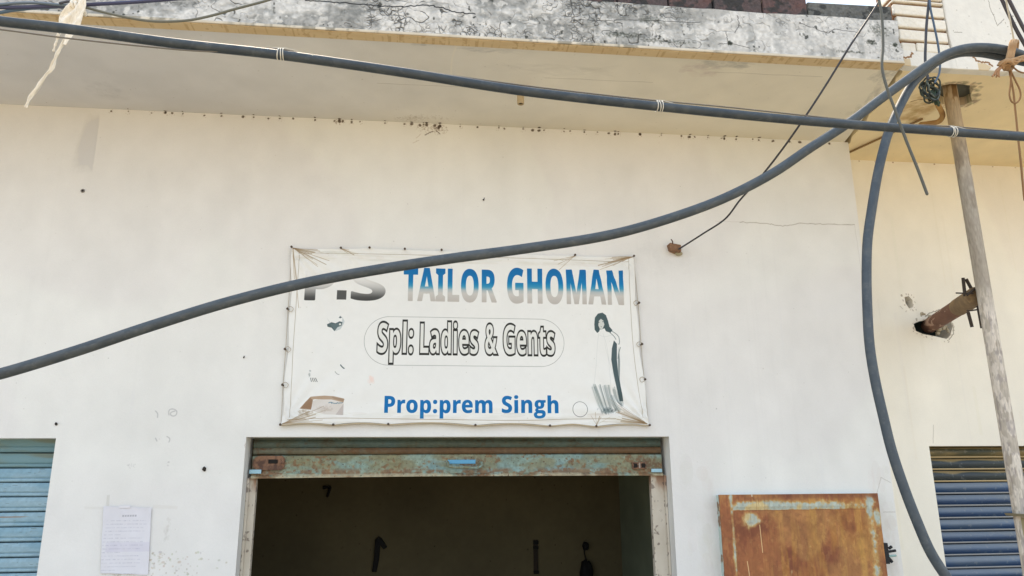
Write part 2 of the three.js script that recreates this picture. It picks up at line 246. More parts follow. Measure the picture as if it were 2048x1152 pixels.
const fasciaMap = paint(2048, 256, FB, (x, y) => {
  const m = mould(x, y), k = crackle(x, y), n = fbm(x * 14, y * 14, 3, 231), f = fbm(x * 70, y * 70, 2, 233), st = fbm(x * 18, y * 2.2, 3, 235);
  let c = mix([214, 212, 206], [196, 196, 194], n); c = mix(c, [150, 152, 150], sst(0.5, 0.8, st) * 0.5);
  c = mix(c, [104, 106, 104], m * (0.52 + 0.9 * (f - 0.5))); c = mix(c, [60, 60, 57], k * 0.8);
  const sp = sst(0.76, 0.84, fbm(x * 46, y * 46, 2, 237)) * sst(0.4, 0.6, n); c = mix(c, [56, 58, 54], sp * 0.8);
  c = mix(c, [224, 222, 216], sst(0.6, 0.68, fbm(x * 33, y * 36, 3, 239)) * sst(0.45, 0.6, n + 0.1) * 0.6); const v = 0.9 + 0.2 * f; return [c[0] * v, c[1] * v, c[2] * v];
}, (c) => {
  c.strokeStyle = 'rgba(30,32,34,.85)'; c.lineWidth = 0.006; wiggle(c, [[-.618, 3.8442], [-.5, 3.8418], [-.3573, 3.841], [-.2614, 3.8368], [-.1508, 3.8419]], 0.006, 71); wiggle(c, [[-.1508, 3.8419], [-.0444, 3.858], [.0289, 3.852], [.0905, 3.8284], [.2011, 3.8249]], 0.008, 72);
  c.strokeStyle = 'rgba(50,50,48,.7)'; c.lineWidth = 0.0035; wiggle(c, [[.6795, 3.9388], [.7019, 3.8259], [.8039, 3.8272], [1.0107, 3.8472], [1.3518, 3.8591]], 0.008, 73); wiggle(c, [[1.8926, 3.8903], [2.0379, 3.8412], [2.0824, 3.8678], [2.2191, 3.8532]], 0.008, 74); wiggle(c, [[1.5561, 3.9141], [1.5592, 3.8558], [1.5337, 3.8077]], 0.006, 75);
  for (const [x, y, rx, ry, n, s, al] of [[1.5022, 3.748, 0.016, 0.012, 60, 81, .5], [2.2737, 3.8037, 0.04, 0.018, 80, 82, .35], [2.4063, 3.7945, 0.016, 0.013, 40, 83, .45], [.9549, 3.7578, 0.16, 0.02, 160, 84, .3], [1.1604, 3.7373, 0.2, 0.02, 160, 85, .28], [1.0889, 3.8526, 0.1, 0.03, 140, 86, .22], [2.1489, 3.7371, 0.1, 0.008, 80, 87, .25], [2.3341, 3.8787, 0.09, 0.05, 160, 88, .25]]) smudge(c, x, y, rx, ry, '52,56,48', al, n, s, 0.005);
  c.strokeStyle = 'rgba(40,40,36,.7)'; c.lineWidth = 0.003; wiggle(c, [[1.5022, 3.748], [1.6066, 3.726]], 0.004, 76); wiggle(c, [[1.492, 3.753], [1.486, 3.8103]], 0.004, 77); wiggle(c, [[1.4379, 3.7381], [1.4913, 3.7444]], 0.003, 78);
});
const fasciaBump = bumpTex(2048, 256, FB, (x, y) => 0.6 + 0.25 * (fbm(x * 12, y * 12, 4, 241) - 0.5) - 0.4 * crackle(x, y) - 0.15 * mould(x, y) + 0.15 * (fbm(x * 60, y * 60, 2, 243) - 0.5));
{
  const g = new THREE.BoxGeometry(6.652, 0.238, 0.046, 260, 14, 2), p = g.attributes.position;
  for (let i = 0; i < p.count; i++) { const x = p.getX(i), y = p.getY(i); p.setZ(i, p.getZ(i) + 0.006 * (fbm(x * 5, y * 8, 3, 251) - 0.5)); if (Math.abs(y) > 0.118) p.setY(i, y + 0.006 * (fbm(x * 7, 3, 3, 252) - 0.5) * (y > 0 ? 2 : 0.6)); if (x > 3.3) p.setX(i, x - 0.02 * fbm(y * 30, 5, 2, 253) + (y < -0.05 ? 0.006 : 0)); }
  g.translate(-0.876, 3.821, 0.932);
  const f = part('fascia', rectUV(g, FB), std({ map: fasciaMap, bumpMap: fasciaBump, bumpScale: 0.012, roughness: 0.95 }), shop, 'cracked and mould blackened plaster edge of the shop canopy');
  const dm = paint(1024, 64, [0, 0, 2, 0.1], (x, y) => { const n = fbm(x * 9, y * 30, 3, 261), s = sst(0.5, 0.7, fbm(x * 90, 2, 2, 262)); const c = mix([214, 194, 156], [198, 172, 130], n); return mix(c, [150, 118, 76], s * 0.35 * sst(0.4, 0.6, fbm(x * 60, y * 50, 2, 263))); });
  part('drip_strip', rectUV(box(-4.2, 2.448, 3.686, 3.7036, 0.888, 0.949), [0, 0.85, 2, 0.95], true), std({ map: dm, roughness: 0.95 }), shop, 'tan drip strip under the canopy edge');
  const lip = rbox(-4.2, 2.446, 3.689, 3.7036, 0.949, 0.958, 0.003);
  part('drip_lip', rectUV(lip, [-2.6, 3.68, 2.6, 3.71]), std({ roughness: 0.95, map: paint(2048, 16, [-2.6, 3.68, 2.6, 3.71], (x, y) => { const m = mould(x, 3.74) * 0.6 * sst(0.45, 0.6, fbm(x * 30, y * 30, 3, 271)), n = fbm(x * 12, y * 40, 3, 272); return mix(mix([222, 215, 200], [196, 186, 166], n), [112, 110, 100], m); }) }), shop);
}
// dark bricks on top of the fascia
{
  const bm = (s, a, b) => { const B = [0, 0, 0.4, 0.2]; return std({ roughness: 0.96, map: paint(256, 128, B, (x, y) => { const n = fbm(x * 14, y * 18, 4, 300 + s), k = sst(0.5, 0.62, fbm(x * 22, y * 26, 4, 310 + s)), f = fbm(x * 120, y * 120, 2, 320 + s); const c = mix(mix(a, b, n), [48, 50, 50], k * 0.8), v = 0.85 + 0.3 * f; return [c[0] * v, c[1] * v, c[2] * v]; }), bumpMap: bumpTex(256, 128, B, (x, y) => fbm(x * 40, y * 40, 4, 330 + s)), bumpScale: 0.008 }); };
  const red = [bm(1, [104, 74, 70], [82, 74, 74]), bm(2, [96, 76, 75], [74, 70, 70])], grey = bm(3, [86, 88, 88], [112, 112, 106]), q = rng(8);
  const xs = [-4.2, -3.95, -3.68, -3.41, -3.14, -2.87, -2.6, -2.33, -2.06, -1.79, -1.52, -1.25, -0.98, -0.71, -0.44, -0.17, 0.1, 0.37, 0.65, 0.93, 1.2, 1.44, 1.7055, 1.9587, 2.438];
  for (let i = 0; i < xs.length - 1; i++) {
    const last = i === xs.length - 2, h = last ? 0.098 : 0.115 + 0.012 * q(), g = new RoundedBoxGeometry(xs[i + 1] - xs[i] - 0.008, h, 0.13, 3, 0.007), p = g.attributes.position;
    for (let k = 0; k < p.count; k++) { const n = fbm(p.getX(k) * 16 + i * 7, p.getY(k) * 16, 3, 340); p.setZ(k, p.getZ(k) + 0.012 * (n - 0.5)); p.setY(k, p.getY(k) + (p.getY(k) > 0 ? 0.014 : 0.006) * (fbm(p.getX(k) * 20, i * 3, 2, 341) - 0.5)); }
    g.translate((xs[i] + xs[i + 1]) / 2, 3.947 + h / 2, 0.868 + 0.008 * (q() - 0.5));
    part('brick', rectUV(g, [xs[i], 3.9, xs[i] + 0.4, 4.1]), last ? grey : red[i % 2], shop);
  }
}

// ---------------------------------------------------------------- right building
const NB = [2.4, 0.6, 5.2, 3.72];
const house = thing('neighbour_building', 'cream plastered building on the right with whitewashed parapet and blue shutter', 'building', [4, 0, 0]);
const holeA = [[3.1391, 2.5615], [3.173, 2.5787], [3.2235, 2.5895], [3.2558, 2.6167], [3.3072, 2.631], [3.3463, 2.6116], [3.4066, 2.5925], [3.409, 2.5425], [3.3821, 2.4858], [3.3543, 2.4656], [3.27, 2.4842], [3.1953, 2.4963], [3.1495, 2.5154]], holeB = [[3.1029, 2.7414], [3.132, 2.7487], [3.1561, 2.7222], [3.1526, 2.6751], [3.123, 2.6645], [3.1039, 2.701]];
const nWallMat = std({ roughness: 0.93, bumpMap: wallBump, bumpScale: 0.006, map: paint(1024, 1140, NB, wallBase([239, 235, 222]), (c) => {
  const rim = (pts, s) => { const q = rng(s); for (const [x, y] of pts) for (let i = 0; i < 9; i++) { c.fillStyle = q() < 0.5 ? `rgba(150,140,124,${0.3 + 0.4 * q()})` : `rgba(236,230,216,${0.5 + 0.4 * q()})`; c.beginPath(); c.ellipse(x + (q() - 0.5) * 0.045, y + (q() - 0.5) * 0.045, 0.002 + 0.006 * q(), 0.002 + 0.006 * q(), q() * 3, 0, 7); c.fill(); } };
  rim(holeA, 1); rim(holeB, 2);
  c.strokeStyle = 'rgba(84,76,64,.8)'; c.lineWidth = 0.0035; wiggle(c, [[3.2266, 2.6095], [3.2589, 2.6368], [3.3326, 2.6583], [3.3746, 2.6557]], 0.006, 5); wiggle(c, [[3.4145, 2.5759], [3.4089, 2.4994], [3.3708, 2.4592]], 0.006, 6);
  c.strokeStyle = 'rgba(150,140,126,.5)'; wiggle(c, [[3.0625, 2.6801], [3.0805, 2.6604]], 0.004, 7); wiggle(c, [[3.1769, 1.9143], [3.1561, 1.8033]], 0.003, 8);
  const r = rng(45); for (let x = 2.75; x < 4.4; x += 0.05 + 0.14 * r()) { c.fillStyle = `rgba(110,84,56,${0.3 + 0.4 * r()})`; c.beginPath(); c.ellipse(x, 3.694, 0.004 + 0.004 * r(), 0.004, 0, 0, 7); c.fill(); }
  for (let i = 0; i < 50; i++) { const q = rng(1100 + i); c.fillStyle = `rgba(178,166,140,${0.02 + q() * 0.03})`; c.fillRect(2.6 + 2 * q(), 1.0 + q() * 2, 0.004 + q() * 0.02, 0.2 + q() * 0.7); }
}) });
{
  const g = new THREE.ExtrudeGeometry(shapeOf(rect(2.69, -0.05, 11, 3.7015), [rect(3.126, 0.02, 5.0, 1.785), holeA, holeB]), { depth: 0.16, bevelEnabled: false });
  g.translate(0, 0, -0.4135);
  part('facade_wall', rectUV(g, NB), nWallMat, house);
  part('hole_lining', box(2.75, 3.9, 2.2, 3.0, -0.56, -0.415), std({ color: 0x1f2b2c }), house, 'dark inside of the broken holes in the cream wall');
}
{ // canopy slab with the broken hole that the pole passes through
  const hole = [[2.8085, .6929], [2.809, .7427], [2.8425, .7625], [2.8924, .7675], [2.9649, .7584], [3.009, .7242], [3.0509, .6489], [3.1009, .5953], [3.0895, .5523], [3.0493, .53], [2.9893, .5301], [2.9271, .5601], [2.8745, .608]];
  const edge = [[2.70, 0.0], [2.688, 0.03], [2.664, 0.08], [2.655, 0.16], [2.633, 0.22], [2.63, 0.3], [2.600, 0.38], [2.600, 0.46], [2.573, 0.52], [2.573, 0.6], [2.542, 0.66], [2.545, 0.72], [2.512, 0.78], [2.508, 0.84], [2.490, 0.874]];
  const pts = [[2.7, -0.6], ...edge, [11, 0.874], [11, -0.6]];
  const g = new THREE.ExtrudeGeometry(shapeOf(pts.map(([x, z]) => [x, -z]), [hole.map(([x, z]) => [x, -z])]), { depth: 0.05, bevelEnabled: false });
  g.rotateX(-Math.PI / 2).translate(0, 3.7016, 0);
  const B = [2.4, -0.3, 5.0, 1.0];
  const map = paint(1024, 512, B, (x, z) => { const v = 1 + 0.08 * (fbm(x * 2, z * 3, 4, 131) - 0.5) + 0.05 * (fbm(x * 11, z * 11, 3, 133) - 0.5); return [238 * v, 220 * v, 180 * v]; }, (c) => {
    const q = rng(55); for (const [x, z] of hole) for (let i = 0; i < 30; i++) { c.fillStyle = `rgba(${84 + 40 * q()},${80 + 34 * q()},${66 + 24 * q()},${0.06 + 0.16 * q()})`; c.beginPath(); c.ellipse(x + (q() - 0.3) * 0.06, z + (q() - 0.5) * 0.06, 0.004 + 0.014 * q(), 0.004 + 0.012 * q(), 0, 0, 7); c.fill(); }
    const [[sx, sz]] = [[2.8494, .4917]]; for (let i = 0; i < 160; i++) { c.fillStyle = `rgba(150,112,58,${0.04 + 0.06 * q()})`; c.beginPath(); c.ellipse(sx + (q() - 0.5) * 0.2, sz + (q() - 0.6) * 0.3, 0.01 + 0.03 * q(), 0.01 + 0.03 * q(), 0, 0, 7); c.fill(); }
    c.strokeStyle = 'rgba(110,70,36,.8)'; c.lineWidth = 0.006; wiggle(c, [[2.7509, .5544], [2.7823, .5812], [2.8477, .5936]], 0.006, 3);
    for (let i = 0; i < 90; i++) { c.fillStyle = `rgba(140,116,78,${0.1 + 0.25 * q() * q()})`; c.beginPath(); c.ellipse(2.5 + 1.8 * q(), -0.25 + 1.1 * q(), 0.002 + 0.004 * q(), 0.002 + 0.004 * q(), 0, 0, 7); c.fill(); }
  });
  part('canopy_slab', rectUV(g, B, true), std({ map, roughness: 0.94, bumpMap: wallBump, bumpScale: 0.006 }), house, 'cream underside of the right canopy with a broken hole');
  part('gap_light_block', box(2.45, 2.719, 3.79, 3.9, -0.4, 0.86), std({ color: 0x0c0a08 }), house, 'black block added above the crack between the two canopies to keep light out');  // added block: shuts out light from above so the crack stays black
  part('slab_core', box(2.72, 11, 3.7518, 3.9, -0.6, 0.87), std({ color: 0x5a5a4e }), house);
  // whitewashed parapet and its edge below the brick pier
  const PB = [2.7, 3.69, 4.7, 4.7];
  const pm = paint(1024, 512, PB, (x, y) => { const n = fbm(x * 4, y * 4, 4, 141), f = fbm(x * 40, y * 40, 2, 143), st = sst(0.55, 0.8, fbm(x * 14, y * 2, 3, 144)); const v = 1 + 0.08 * (n - 0.5) + 0.04 * (f - 0.5) - 0.07 * st; return [226 * v, 223 * v, 214 * v]; }, (c) => {
    c.strokeStyle = 'rgba(112,106,96,.75)'; c.lineWidth = 0.003; wiggle(c, [[3.0237, 4.1351], [3.0304, 4.0729], [3.0442, 4.0179], [3.0513, 3.975]], 0.006, 1); wiggle(c, [[3.0554, 3.9815], [3.0983, 4.0216]], 0.004, 2); wiggle(c, [[2.787, 3.9204], [2.8335, 3.9205]], 0.003, 3);
    c.strokeStyle = 'rgba(126,84,46,.9)'; c.lineWidth = 0.008; wiggle(c, [[2.8736, 3.7808], [2.8883, 3.7488], [2.9434, 3.7492], [2.9748, 3.7301]], 0.012, 4);
    c.fillStyle = 'rgba(206,186,150,.9)'; poly(c, [[2.8925, 3.7401], [2.9359, 3.7397], [2.9702, 3.7209], [2.9414, 3.6894], [2.8929, 3.6924]]); c.fill();
    const q = rng(3); for (let i = 0; i < 70; i++) { c.fillStyle = `rgba(120,112,96,${0.2 + 0.4 * q()})`; c.beginPath(); c.ellipse(2.75 + 0.9 * q(), 3.7 + 0.5 * q(), 0.002 + 0.004 * q(), 0.002 + 0.003 * q(), 0, 0, 7); c.fill(); }
  });
  const g2 = new THREE.ExtrudeGeometry(shapeOf([[2.772, 3.7], [2.95, 3.702], [3.04, 3.7], [3.1, 3.706], [3.2, 3.7], [11, 3.698], [11, 4.75], [2.745, 4.75], [2.752, 4.3], [2.76, 3.9]]), { depth: 0.046, bevelEnabled: true, bevelSize: 0.003, bevelThickness: 0.003, bevelSegments: 1 });
  g2.translate(0, 0, 0.871);
  part('parapet_wall', rectUV(g2, PB), std({ map: pm, bumpMap: wallBump, bumpScale: 0.008 }), house, 'whitewashed parapet plaster with thin cracks at the top right');
  const g3 = new THREE.ExtrudeGeometry(shapeOf([[2.474, 3.703], [2.60, 3.699], [2.768, 3.7], [2.764, 3.776], [2.7, 3.782], [2.6, 3.787], [2.47, 3.79]]), { depth: 0.045, bevelEnabled: true, bevelSize: 0.003, bevelThickness: 0.003, bevelSegments: 1 });
  g3.translate(0, 0, 0.872); part('slab_edge', rectUV(g3, PB), std({ map: pm, bumpMap: wallBump, bumpScale: 0.008 }), house);
  part('mortar_bed', box(2.462, 2.762, 3.78, 4.75, 0.78, 0.896), std({ map: paint(256, 256, [0, 0, 1, 1], (x, y) => { const n = fbm(x * 30, y * 30, 3, 151); return mix([150, 108, 70], [108, 74, 48], n); }) }), house);
  // brick pier, whitewashed, one brick wide
  const q = rng(12), mats = [0, 1, 2].map((s) => std({ map: paint(256, 96, [0, 0, 0.34, 0.1], (x, y) => { const n = fbm(x * 16, y * 20, 4, 160 + s), e = Math.min(y, 0.1 - y), w = sst(0.012, 0, e) * fbm(x * 30, y * 30, 3, 170 + s), v = 1 + 0.09 * (n - 0.5) + 0.05 * (fbm(x * 80, y * 80, 2, 175 + s) - 0.5); return mix([231 * v, 225 * v, 211 * v], [176, 140, 96], w * 0.9); }), bumpMap: bumpTex(256, 96, [0, 0, 0.34, 0.1], (x, y) => fbm(x * 40, y * 40, 3, 180 + s)), bumpScale: 0.004 }));
  const ys = [3.79, 3.7826, 3.8513, 3.9263, 4.005, 4.0816, 4.11, 4.18, 4.25, 4.32, 4.39, 4.46, 4.53, 4.6, 4.67, 4.74];
  for (let i = 1; i < ys.length - 1; i++) {
    const x0 = 2.476 - 0.004 * i + 0.004 * q(), x1 = 2.752 + 0.004 * q(), cuts = i === 1 ? [x0, x0 + 0.085, x1] : [x0, x1];
    for (let k = 0; k < cuts.length - 1; k++) {
      const h = ys[i + 1] - ys[i] - 0.0145, w = cuts[k + 1] - cuts[k] - 0.005, g = new RoundedBoxGeometry(w, h, 0.1, 3, 0.007), p = g.attributes.position;
      for (let v = 0; v < p.count; v++) { const s = i * 5 + k; p.setY(v, p.getY(v) + 0.005 * (fbm(p.getX(v) * 16 + s, 2, 3, 190) - 0.5) * Math.sign(p.getY(v)) - 0.02 * p.getX(v)); p.setZ(v, p.getZ(v) + 0.006 * (fbm(p.getX(v) * 14, p.getY(v) * 14 + s, 3, 191) - 0.5)); }
      g.translate((cuts[k] + cuts[k + 1]) / 2, ys[i] + 0.006 + h / 2, 0.866 + 0.004 * (q() - 0.5));
      part('brick', rectUV(g, [cuts[k], ys[i], cuts[k] + 0.34, ys[i] + 0.1]), mats[(i + k) % 3], house);
    }
  }
}

// ---------------------------------------------------------------- roller shutters
// slat profile in (z, y), drawn out along x
function slatGeo(prof, x0, x1, uvBox) {
  const n = prof.length, pos = [], idx = [], seg = 24;
  for (let s = 0; s <= seg; s++) for (const [z, y] of prof) { const x = x0 + (x1 - x0) * s / seg, k = Math.round(prof[0][1] * 1000); pos.push(x, y + 0.0024 * (vnoise(x * 2.2, k, 7) - 0.5), z + 0.006 * (vnoise(x * 3.1, k * 1.7, 8) - 0.5)); }
  for (let s = 0; s < seg; s++) for (let i = 0; i < n; i++) { const a = s * n + i, b = s * n + (i + 1) % n; idx.push(a, b, a + n, b, b + n, a + n); }
  let g = new THREE.BufferGeometry(); g.setAttribute('position', new THREE.Float32BufferAttribute(pos, 3)); g.setIndex(idx);
  g = g.toNonIndexed(); g.computeVertexNormals();
  const p = g.attributes.position, uv = new Float32Array(p.count * 2);
  for (let i = 0; i < p.count; i++) { uv[2 * i] = (p.getX(i) - uvBox[0]) / (uvBox[2] - uvBox[0]); uv[2 * i + 1] = (p.getY(i) - uvBox[1]) / (uvBox[3] - uvBox[1]); }
  g.setAttribute('uv', new THREE.BufferAttribute(uv, 2)); return g;
}
{ // left: pale teal, flat slats
  const t = thing('roller_shutter', 'closed faded teal roller shutter at the left edge of the wall', 'roller shutter', [-2.8, 0, -0.1]);
  const mats = [0, 1, 2, 3].map((s) => std({ roughness: 0.55, map: paint(512, 64, [-2.6, 0, -1.85, 0.09], (x, y) => {
    const n = fbm(x * 6, y * 12, 4, 400 + s * 7), f = fbm(x * 30, y * 40, 3, 401 + s * 7), st = fbm(x * 7, y * 16, 3, 402 + s * 7);
    let c = mix([126, 160, 178], [152, 180, 192], n); c = mix(c, [104, 148, 170], sst(0.45, 0.75, st) * 0.4); const rust = sst(0.7, 0.8, f * 0.6 + fbm(x * 4, y * 12, 3, 409 + s) * 0.4); c = mix(c, [104, 92, 76], rust * 0.35);
    const v = 0.95 + 0.1 * fbm(x * 90, y * 90, 2, 403); return [c[0] * v, c[1] * v, c[2] * v];
  }, (c) => { const q = rng(90 + s); for (let i = 0; i < 16; i++) { c.fillStyle = `rgba(60,62,56,${0.2 + 0.5 * q()})`; c.fillRect(-2.6 + 0.75 * q(), 0.02 + 0.05 * q(), 0.004 + 0.03 * q() * q(), 0.0015); } if (s === 1) { c.fillStyle = 'rgba(140,96,64,.8)'; poly(c, [[-2.3, 0.052], [-2.02, 0.05], [-2.06, 0.046], [-2.3, 0.045]]); c.fill(); } }) }));
  const grimy = std({ roughness: 0.6, map: paint(512, 64, [-2.6, 0, -1.85, 0.09], (x, y) => { const n = fbm(x * 5, y * 20, 4, 431), m = sst(0.4, 0.65, fbm(x * 3, y * 30, 3, 433)); return mix(mix([100, 138, 152], [118, 150, 154], n), [118, 112, 84], m * 0.55); }) });
  const ys = [1.87, 1.7571, 1.6802, 1.6065, 1.5335, 1.4586, 1.3844, 1.3094, 1.2355, 1.1633];
  while (ys[ys.length - 1] > 0.1) ys.push(ys[ys.length - 1] - 0.0742);
  for (let i = 0; i < ys.length - 1; i++) {
    const b = ys[i + 1], h = ys[i] - b - 0.004;
    const prof = [[-0.106, b + h], [-0.1, b + h - 0.002], [-0.0955, b + h * 0.72], [-0.0955, b + h * 0.4], [-0.099, b + h * 0.3], [-0.1015, b + h * 0.27], [-0.0975, b + h * 0.24], [-0.0965, b + h * 0.1], [-0.1, b + 0.003], [-0.108, b], [-0.113, b], [-0.113, b + h]];
    part('slat', slatGeo(prof, -3.7, -1.9, [-2.6, b, -1.85, b + 0.09]), i < 2 ? grimy : mats[i % 4], t);
  }
  part('backing', box(-3.7, -1.9, 0.02, 1.95, -0.17, -0.114), std({ color: 0x1c2a30 }), t);
}
{ // right: dark blue, curved slats, the top ones dusty
  const t = thing('roller_shutter', 'closed dark blue roller shutter with dusty yellow top slats behind the pole', 'roller shutter', [4.0, 0, -0.33]);
  const mk = (a, b, dustAndSheen, s) => std({ roughness: 0.5, map: paint(512, 64, [3.0, 0, 4.0, 0.09], (x, y) => { const n = fbm(x * 8, y * 30, 4, 440 + s), d = sst(0.3, 0.55, fbm(x * 3, y * 16, 3, 450 + s) + 0.25 * (sst(0.02, 0.006, y) + sst(0.05, 0.066, y)) - 0.2) * dustAndSheen; let c = mix(mix(a, b, n), [160, 134, 84], d); c = mix(c, [158, 162, 164], (dustAndSheen > 0.5 ? 0 : dustAndSheen < 0.1 ? 0.2 : 0.62) * sst(0.02, 0.058, y + 0.008 * (fbm(x * 6, y * 10, 2, 470) - 0.5))); const f = sst(0.74, 0.8, fbm(x * 60, y * 60, 2, 460 + s)); c = mix(c, [150, 150, 146], f * 0.3); return c; }) });  // grey rising up each slat paints in sky light; the tan is dust
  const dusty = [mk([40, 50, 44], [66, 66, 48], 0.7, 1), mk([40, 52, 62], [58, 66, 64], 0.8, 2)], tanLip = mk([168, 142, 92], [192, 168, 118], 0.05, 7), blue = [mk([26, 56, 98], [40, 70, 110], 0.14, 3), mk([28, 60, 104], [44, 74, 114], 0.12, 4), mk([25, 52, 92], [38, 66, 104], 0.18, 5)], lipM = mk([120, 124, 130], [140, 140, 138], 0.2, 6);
  const ys = [1.84, 1.7843, 1.7126, 1.6384, 1.5648, 1.4919, 1.418, 1.3447, 1.2706, 1.1986, 1.1271, 1.0519];
  while (ys[ys.length - 1] > 0.1) ys.push(ys[ys.length - 1] - 0.0722);
  for (let i = 0; i < ys.length - 1; i++) {
    const b = ys[i + 1], h = ys[i] - b - 0.005, prof = [], N = 9;
    prof.push([-0.345, b + h]);
    for (let k = 0; k <= N; k++) { const u = k / N; prof.push([-0.341 + 0.019 * Math.sin(Math.PI * (0.06 + 0.86 * u)), b + h - u * h * 0.8]); }
    prof.push([-0.337, b + h * 0.17], [-0.337, b]); prof.push([-0.352, b], [-0.352, b + h]);
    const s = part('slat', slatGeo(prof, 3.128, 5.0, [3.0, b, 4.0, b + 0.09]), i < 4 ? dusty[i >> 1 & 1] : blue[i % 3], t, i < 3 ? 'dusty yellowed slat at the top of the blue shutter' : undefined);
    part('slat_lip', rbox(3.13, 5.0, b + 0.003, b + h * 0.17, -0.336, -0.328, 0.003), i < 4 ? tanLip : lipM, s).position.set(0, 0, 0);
  }
  part('backing', box(3.13, 5.0, 0.02, 1.9, -0.41, -0.353), std({ color: 0x14181c }), t);
}
{ // middle: rolled up, only the lowest slats and the bottom rail show
  const t = thing('roller_shutter', 'rolled up rusty teal roller shutter hanging at the top of the open doorway', 'roller shutter', [0.2, 1.6, -0.1]);
  const RBX = [-1, 1.56, 1.4, 1.9];
  const rusty = (shade, s) => (x, y) => {
    const n = fbm(x * 6, y * 24, 4, 500 + s), g = 0.45 * fbm(x * 14, y * 30, 4, 510 + s) + 0.55 * fbm(x * 60, y * 70, 3, 515 + s), low = 1 - sst(1.645, 1.672, y + 0.016 * (fbm(x * 5, 1, 3, 520) - 0.5)), st = fbm(x * 5, y * 4, 3, 530 + s);
    let c = mix([126, 158, 152], [158, 170, 150], n); c = mix(c, [138, 140, 108], sst(0.45, 0.7, st) * 0.6); c = mix(c, [112, 160, 180], sst(0.5, 0.7, fbm(x * 2.3 + 5, y * 5, 3, 540)) * 0.6);
    const r = clamp(0.9 * sst(0.53, 0.74, g) + shade + low * sst(0.36, 0.56, 0.5 * fbm(x * 7, y * 14, 3, 550) + 0.5 * fbm(x * 50, y * 60, 2, 551)) * 0.85); c = mix(c, [132, 122, 84], 0.55 * sst(0.42, 0.62, fbm(x * 9 + 4, y * 22, 4, 565))); c = mix(c, mix([110, 70, 42], [150, 106, 64], fbm(x * 40, y * 40, 3, 560)), r * 0.82); if (y < 1.6375) c = mix(c, [196, 188, 158], 0.75 * sst(0.3, 0.5, fbm(x * 12, y * 30, 3, 568)));
    const v = 0.8 + 0.22 * fbm(x * 80, y * 80, 2, 570); return [c[0] * v, c[1] * v, c[2] * v];
  };
  const specks = (c) => { const q = rng(17); for (let i = 0; i < 420; i++) { c.fillStyle = `rgba(${50 + 40 * q()},${34 + 26 * q()},${22 + 14 * q()},${0.3 + 0.5 * q()})`; c.beginPath(); c.ellipse(-0.9 + 2.2 * q(), 1.62 + 0.13 * q(), 0.0012 + 0.004 * q() * q(), 0.0012 + 0.005 * q() * q(), 0, 0, 7); c.fill(); } for (const x of [-0.92, 0.25, 1.28]) smudge(c, x, 1.69, 0.1, 0.05, '96,64,42', 0.35, 140, 18 + Math.round(x * 9), 0.007); };
  const railM = std({ roughness: 0.6, map: paint(2048, 290, RBX, rusty(0, 1), specks), bumpMap: bumpTex(1024, 145, RBX, (x, y) => fbm(x * 40, y * 50, 4, 580)), bumpScale: 0.002 });
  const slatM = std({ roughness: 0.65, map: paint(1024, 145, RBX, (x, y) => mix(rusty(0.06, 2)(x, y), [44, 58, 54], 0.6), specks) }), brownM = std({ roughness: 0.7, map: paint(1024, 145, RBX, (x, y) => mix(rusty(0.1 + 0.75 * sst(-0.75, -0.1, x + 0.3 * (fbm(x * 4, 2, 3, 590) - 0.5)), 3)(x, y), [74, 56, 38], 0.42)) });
  const L = -0.925, R = 1.354, y0 = 1.6197, y1 = 1.7416, y2 = 1.7772, y3 = 1.8184;
  const flat = (b, tp, bulge) => { const pr = [[-0.106, tp]]; for (let k = 0; k <= 7; k++) { const u = k / 7; pr.push([-0.104 + bulge * Math.sin(Math.PI * u), tp - 0.002 - u * (tp - b - 0.005)]); } pr.push([-0.11, b], [-0.116, b], [-0.116, tp]); return pr; };
  part('slat', slatGeo(flat(y2, y3, 0.008), L, R, RBX), slatM, t); part('slat', slatGeo(flat(y3, y3 + 0.04, 0.008), L, R, RBX), slatM, t); part('slat', slatGeo(flat(y3 + 0.04, y3 + 0.08, 0.008), L, R, RBX), slatM, t);
  part('slat', slatGeo(flat(y1, y2, 0.007), L, R, RBX), brownM, t);
  const yl = y0 + 0.011, rail = [[-0.106, y1 - 0.002], [-0.094, y1 - 0.006], [-0.0925, y1 - 0.02], [-0.0945, yl + 0.03], [-0.092, yl + 0.006], [-0.084, yl + 0.001], [-0.08, yl - 0.004], [-0.08, y0], [-0.118, y0], [-0.118, y1]];
  const rg = slatGeo(rail, L, R, RBX); { const p = rg.attributes.position; for (let i = 0; i < p.count; i++) { const x = p.getX(i); p.setY(i, p.getY(i) + 0.004 * Math.cos((x - 0.2) * 1.3) - 0.003); } }
  const bottom = part('bottom_rail', rg, railM, t, 'rust streaked teal bottom rail');
  const iron = std({ roughness: 0.75, map: paint(128, 128, [0, 0, 0.2, 0.2], (x, y) => mix([134, 100, 76], [82, 58, 46], sst(0.3, 0.7, fbm(x * 40, y * 40, 4, 600)))) }), blue = std({ color: 0x5aa0c8, roughness: 0.5 }), dark = std({ color: 0x17120e });
  // lock plates and their slots
  const plate = (cx, cy, w, h, m, label) => { const s = new THREE.Shape(); const r = h / 2; s.moveTo(cx - w / 2 + r, cy - r); s.lineTo(cx + w / 2 - r * 0.4, cy - r); s.lineTo(cx + w / 2, cy - r * 0.5); s.lineTo(cx + w / 2, cy + r * 0.6); s.lineTo(cx + w / 2 - r * 0.4, cy + r); s.lineTo(cx - w / 2 + r, cy + r); s.absarc(cx - w / 2 + r, cy, r, Math.PI / 2, Math.PI * 1.5); const g = new THREE.ExtrudeGeometry(s, { depth: 0.006, bevelSize: 0.002, bevelThickness: 0.002, bevelSegments: 2 }); g.translate(0, 0, -0.09); return part('lock_plate', rectUV(g, [0, 0, 0.2, 0.2]), m, bottom, label); };
  plate(...[-.8362, 1.6971], 0.165, 0.072, iron);
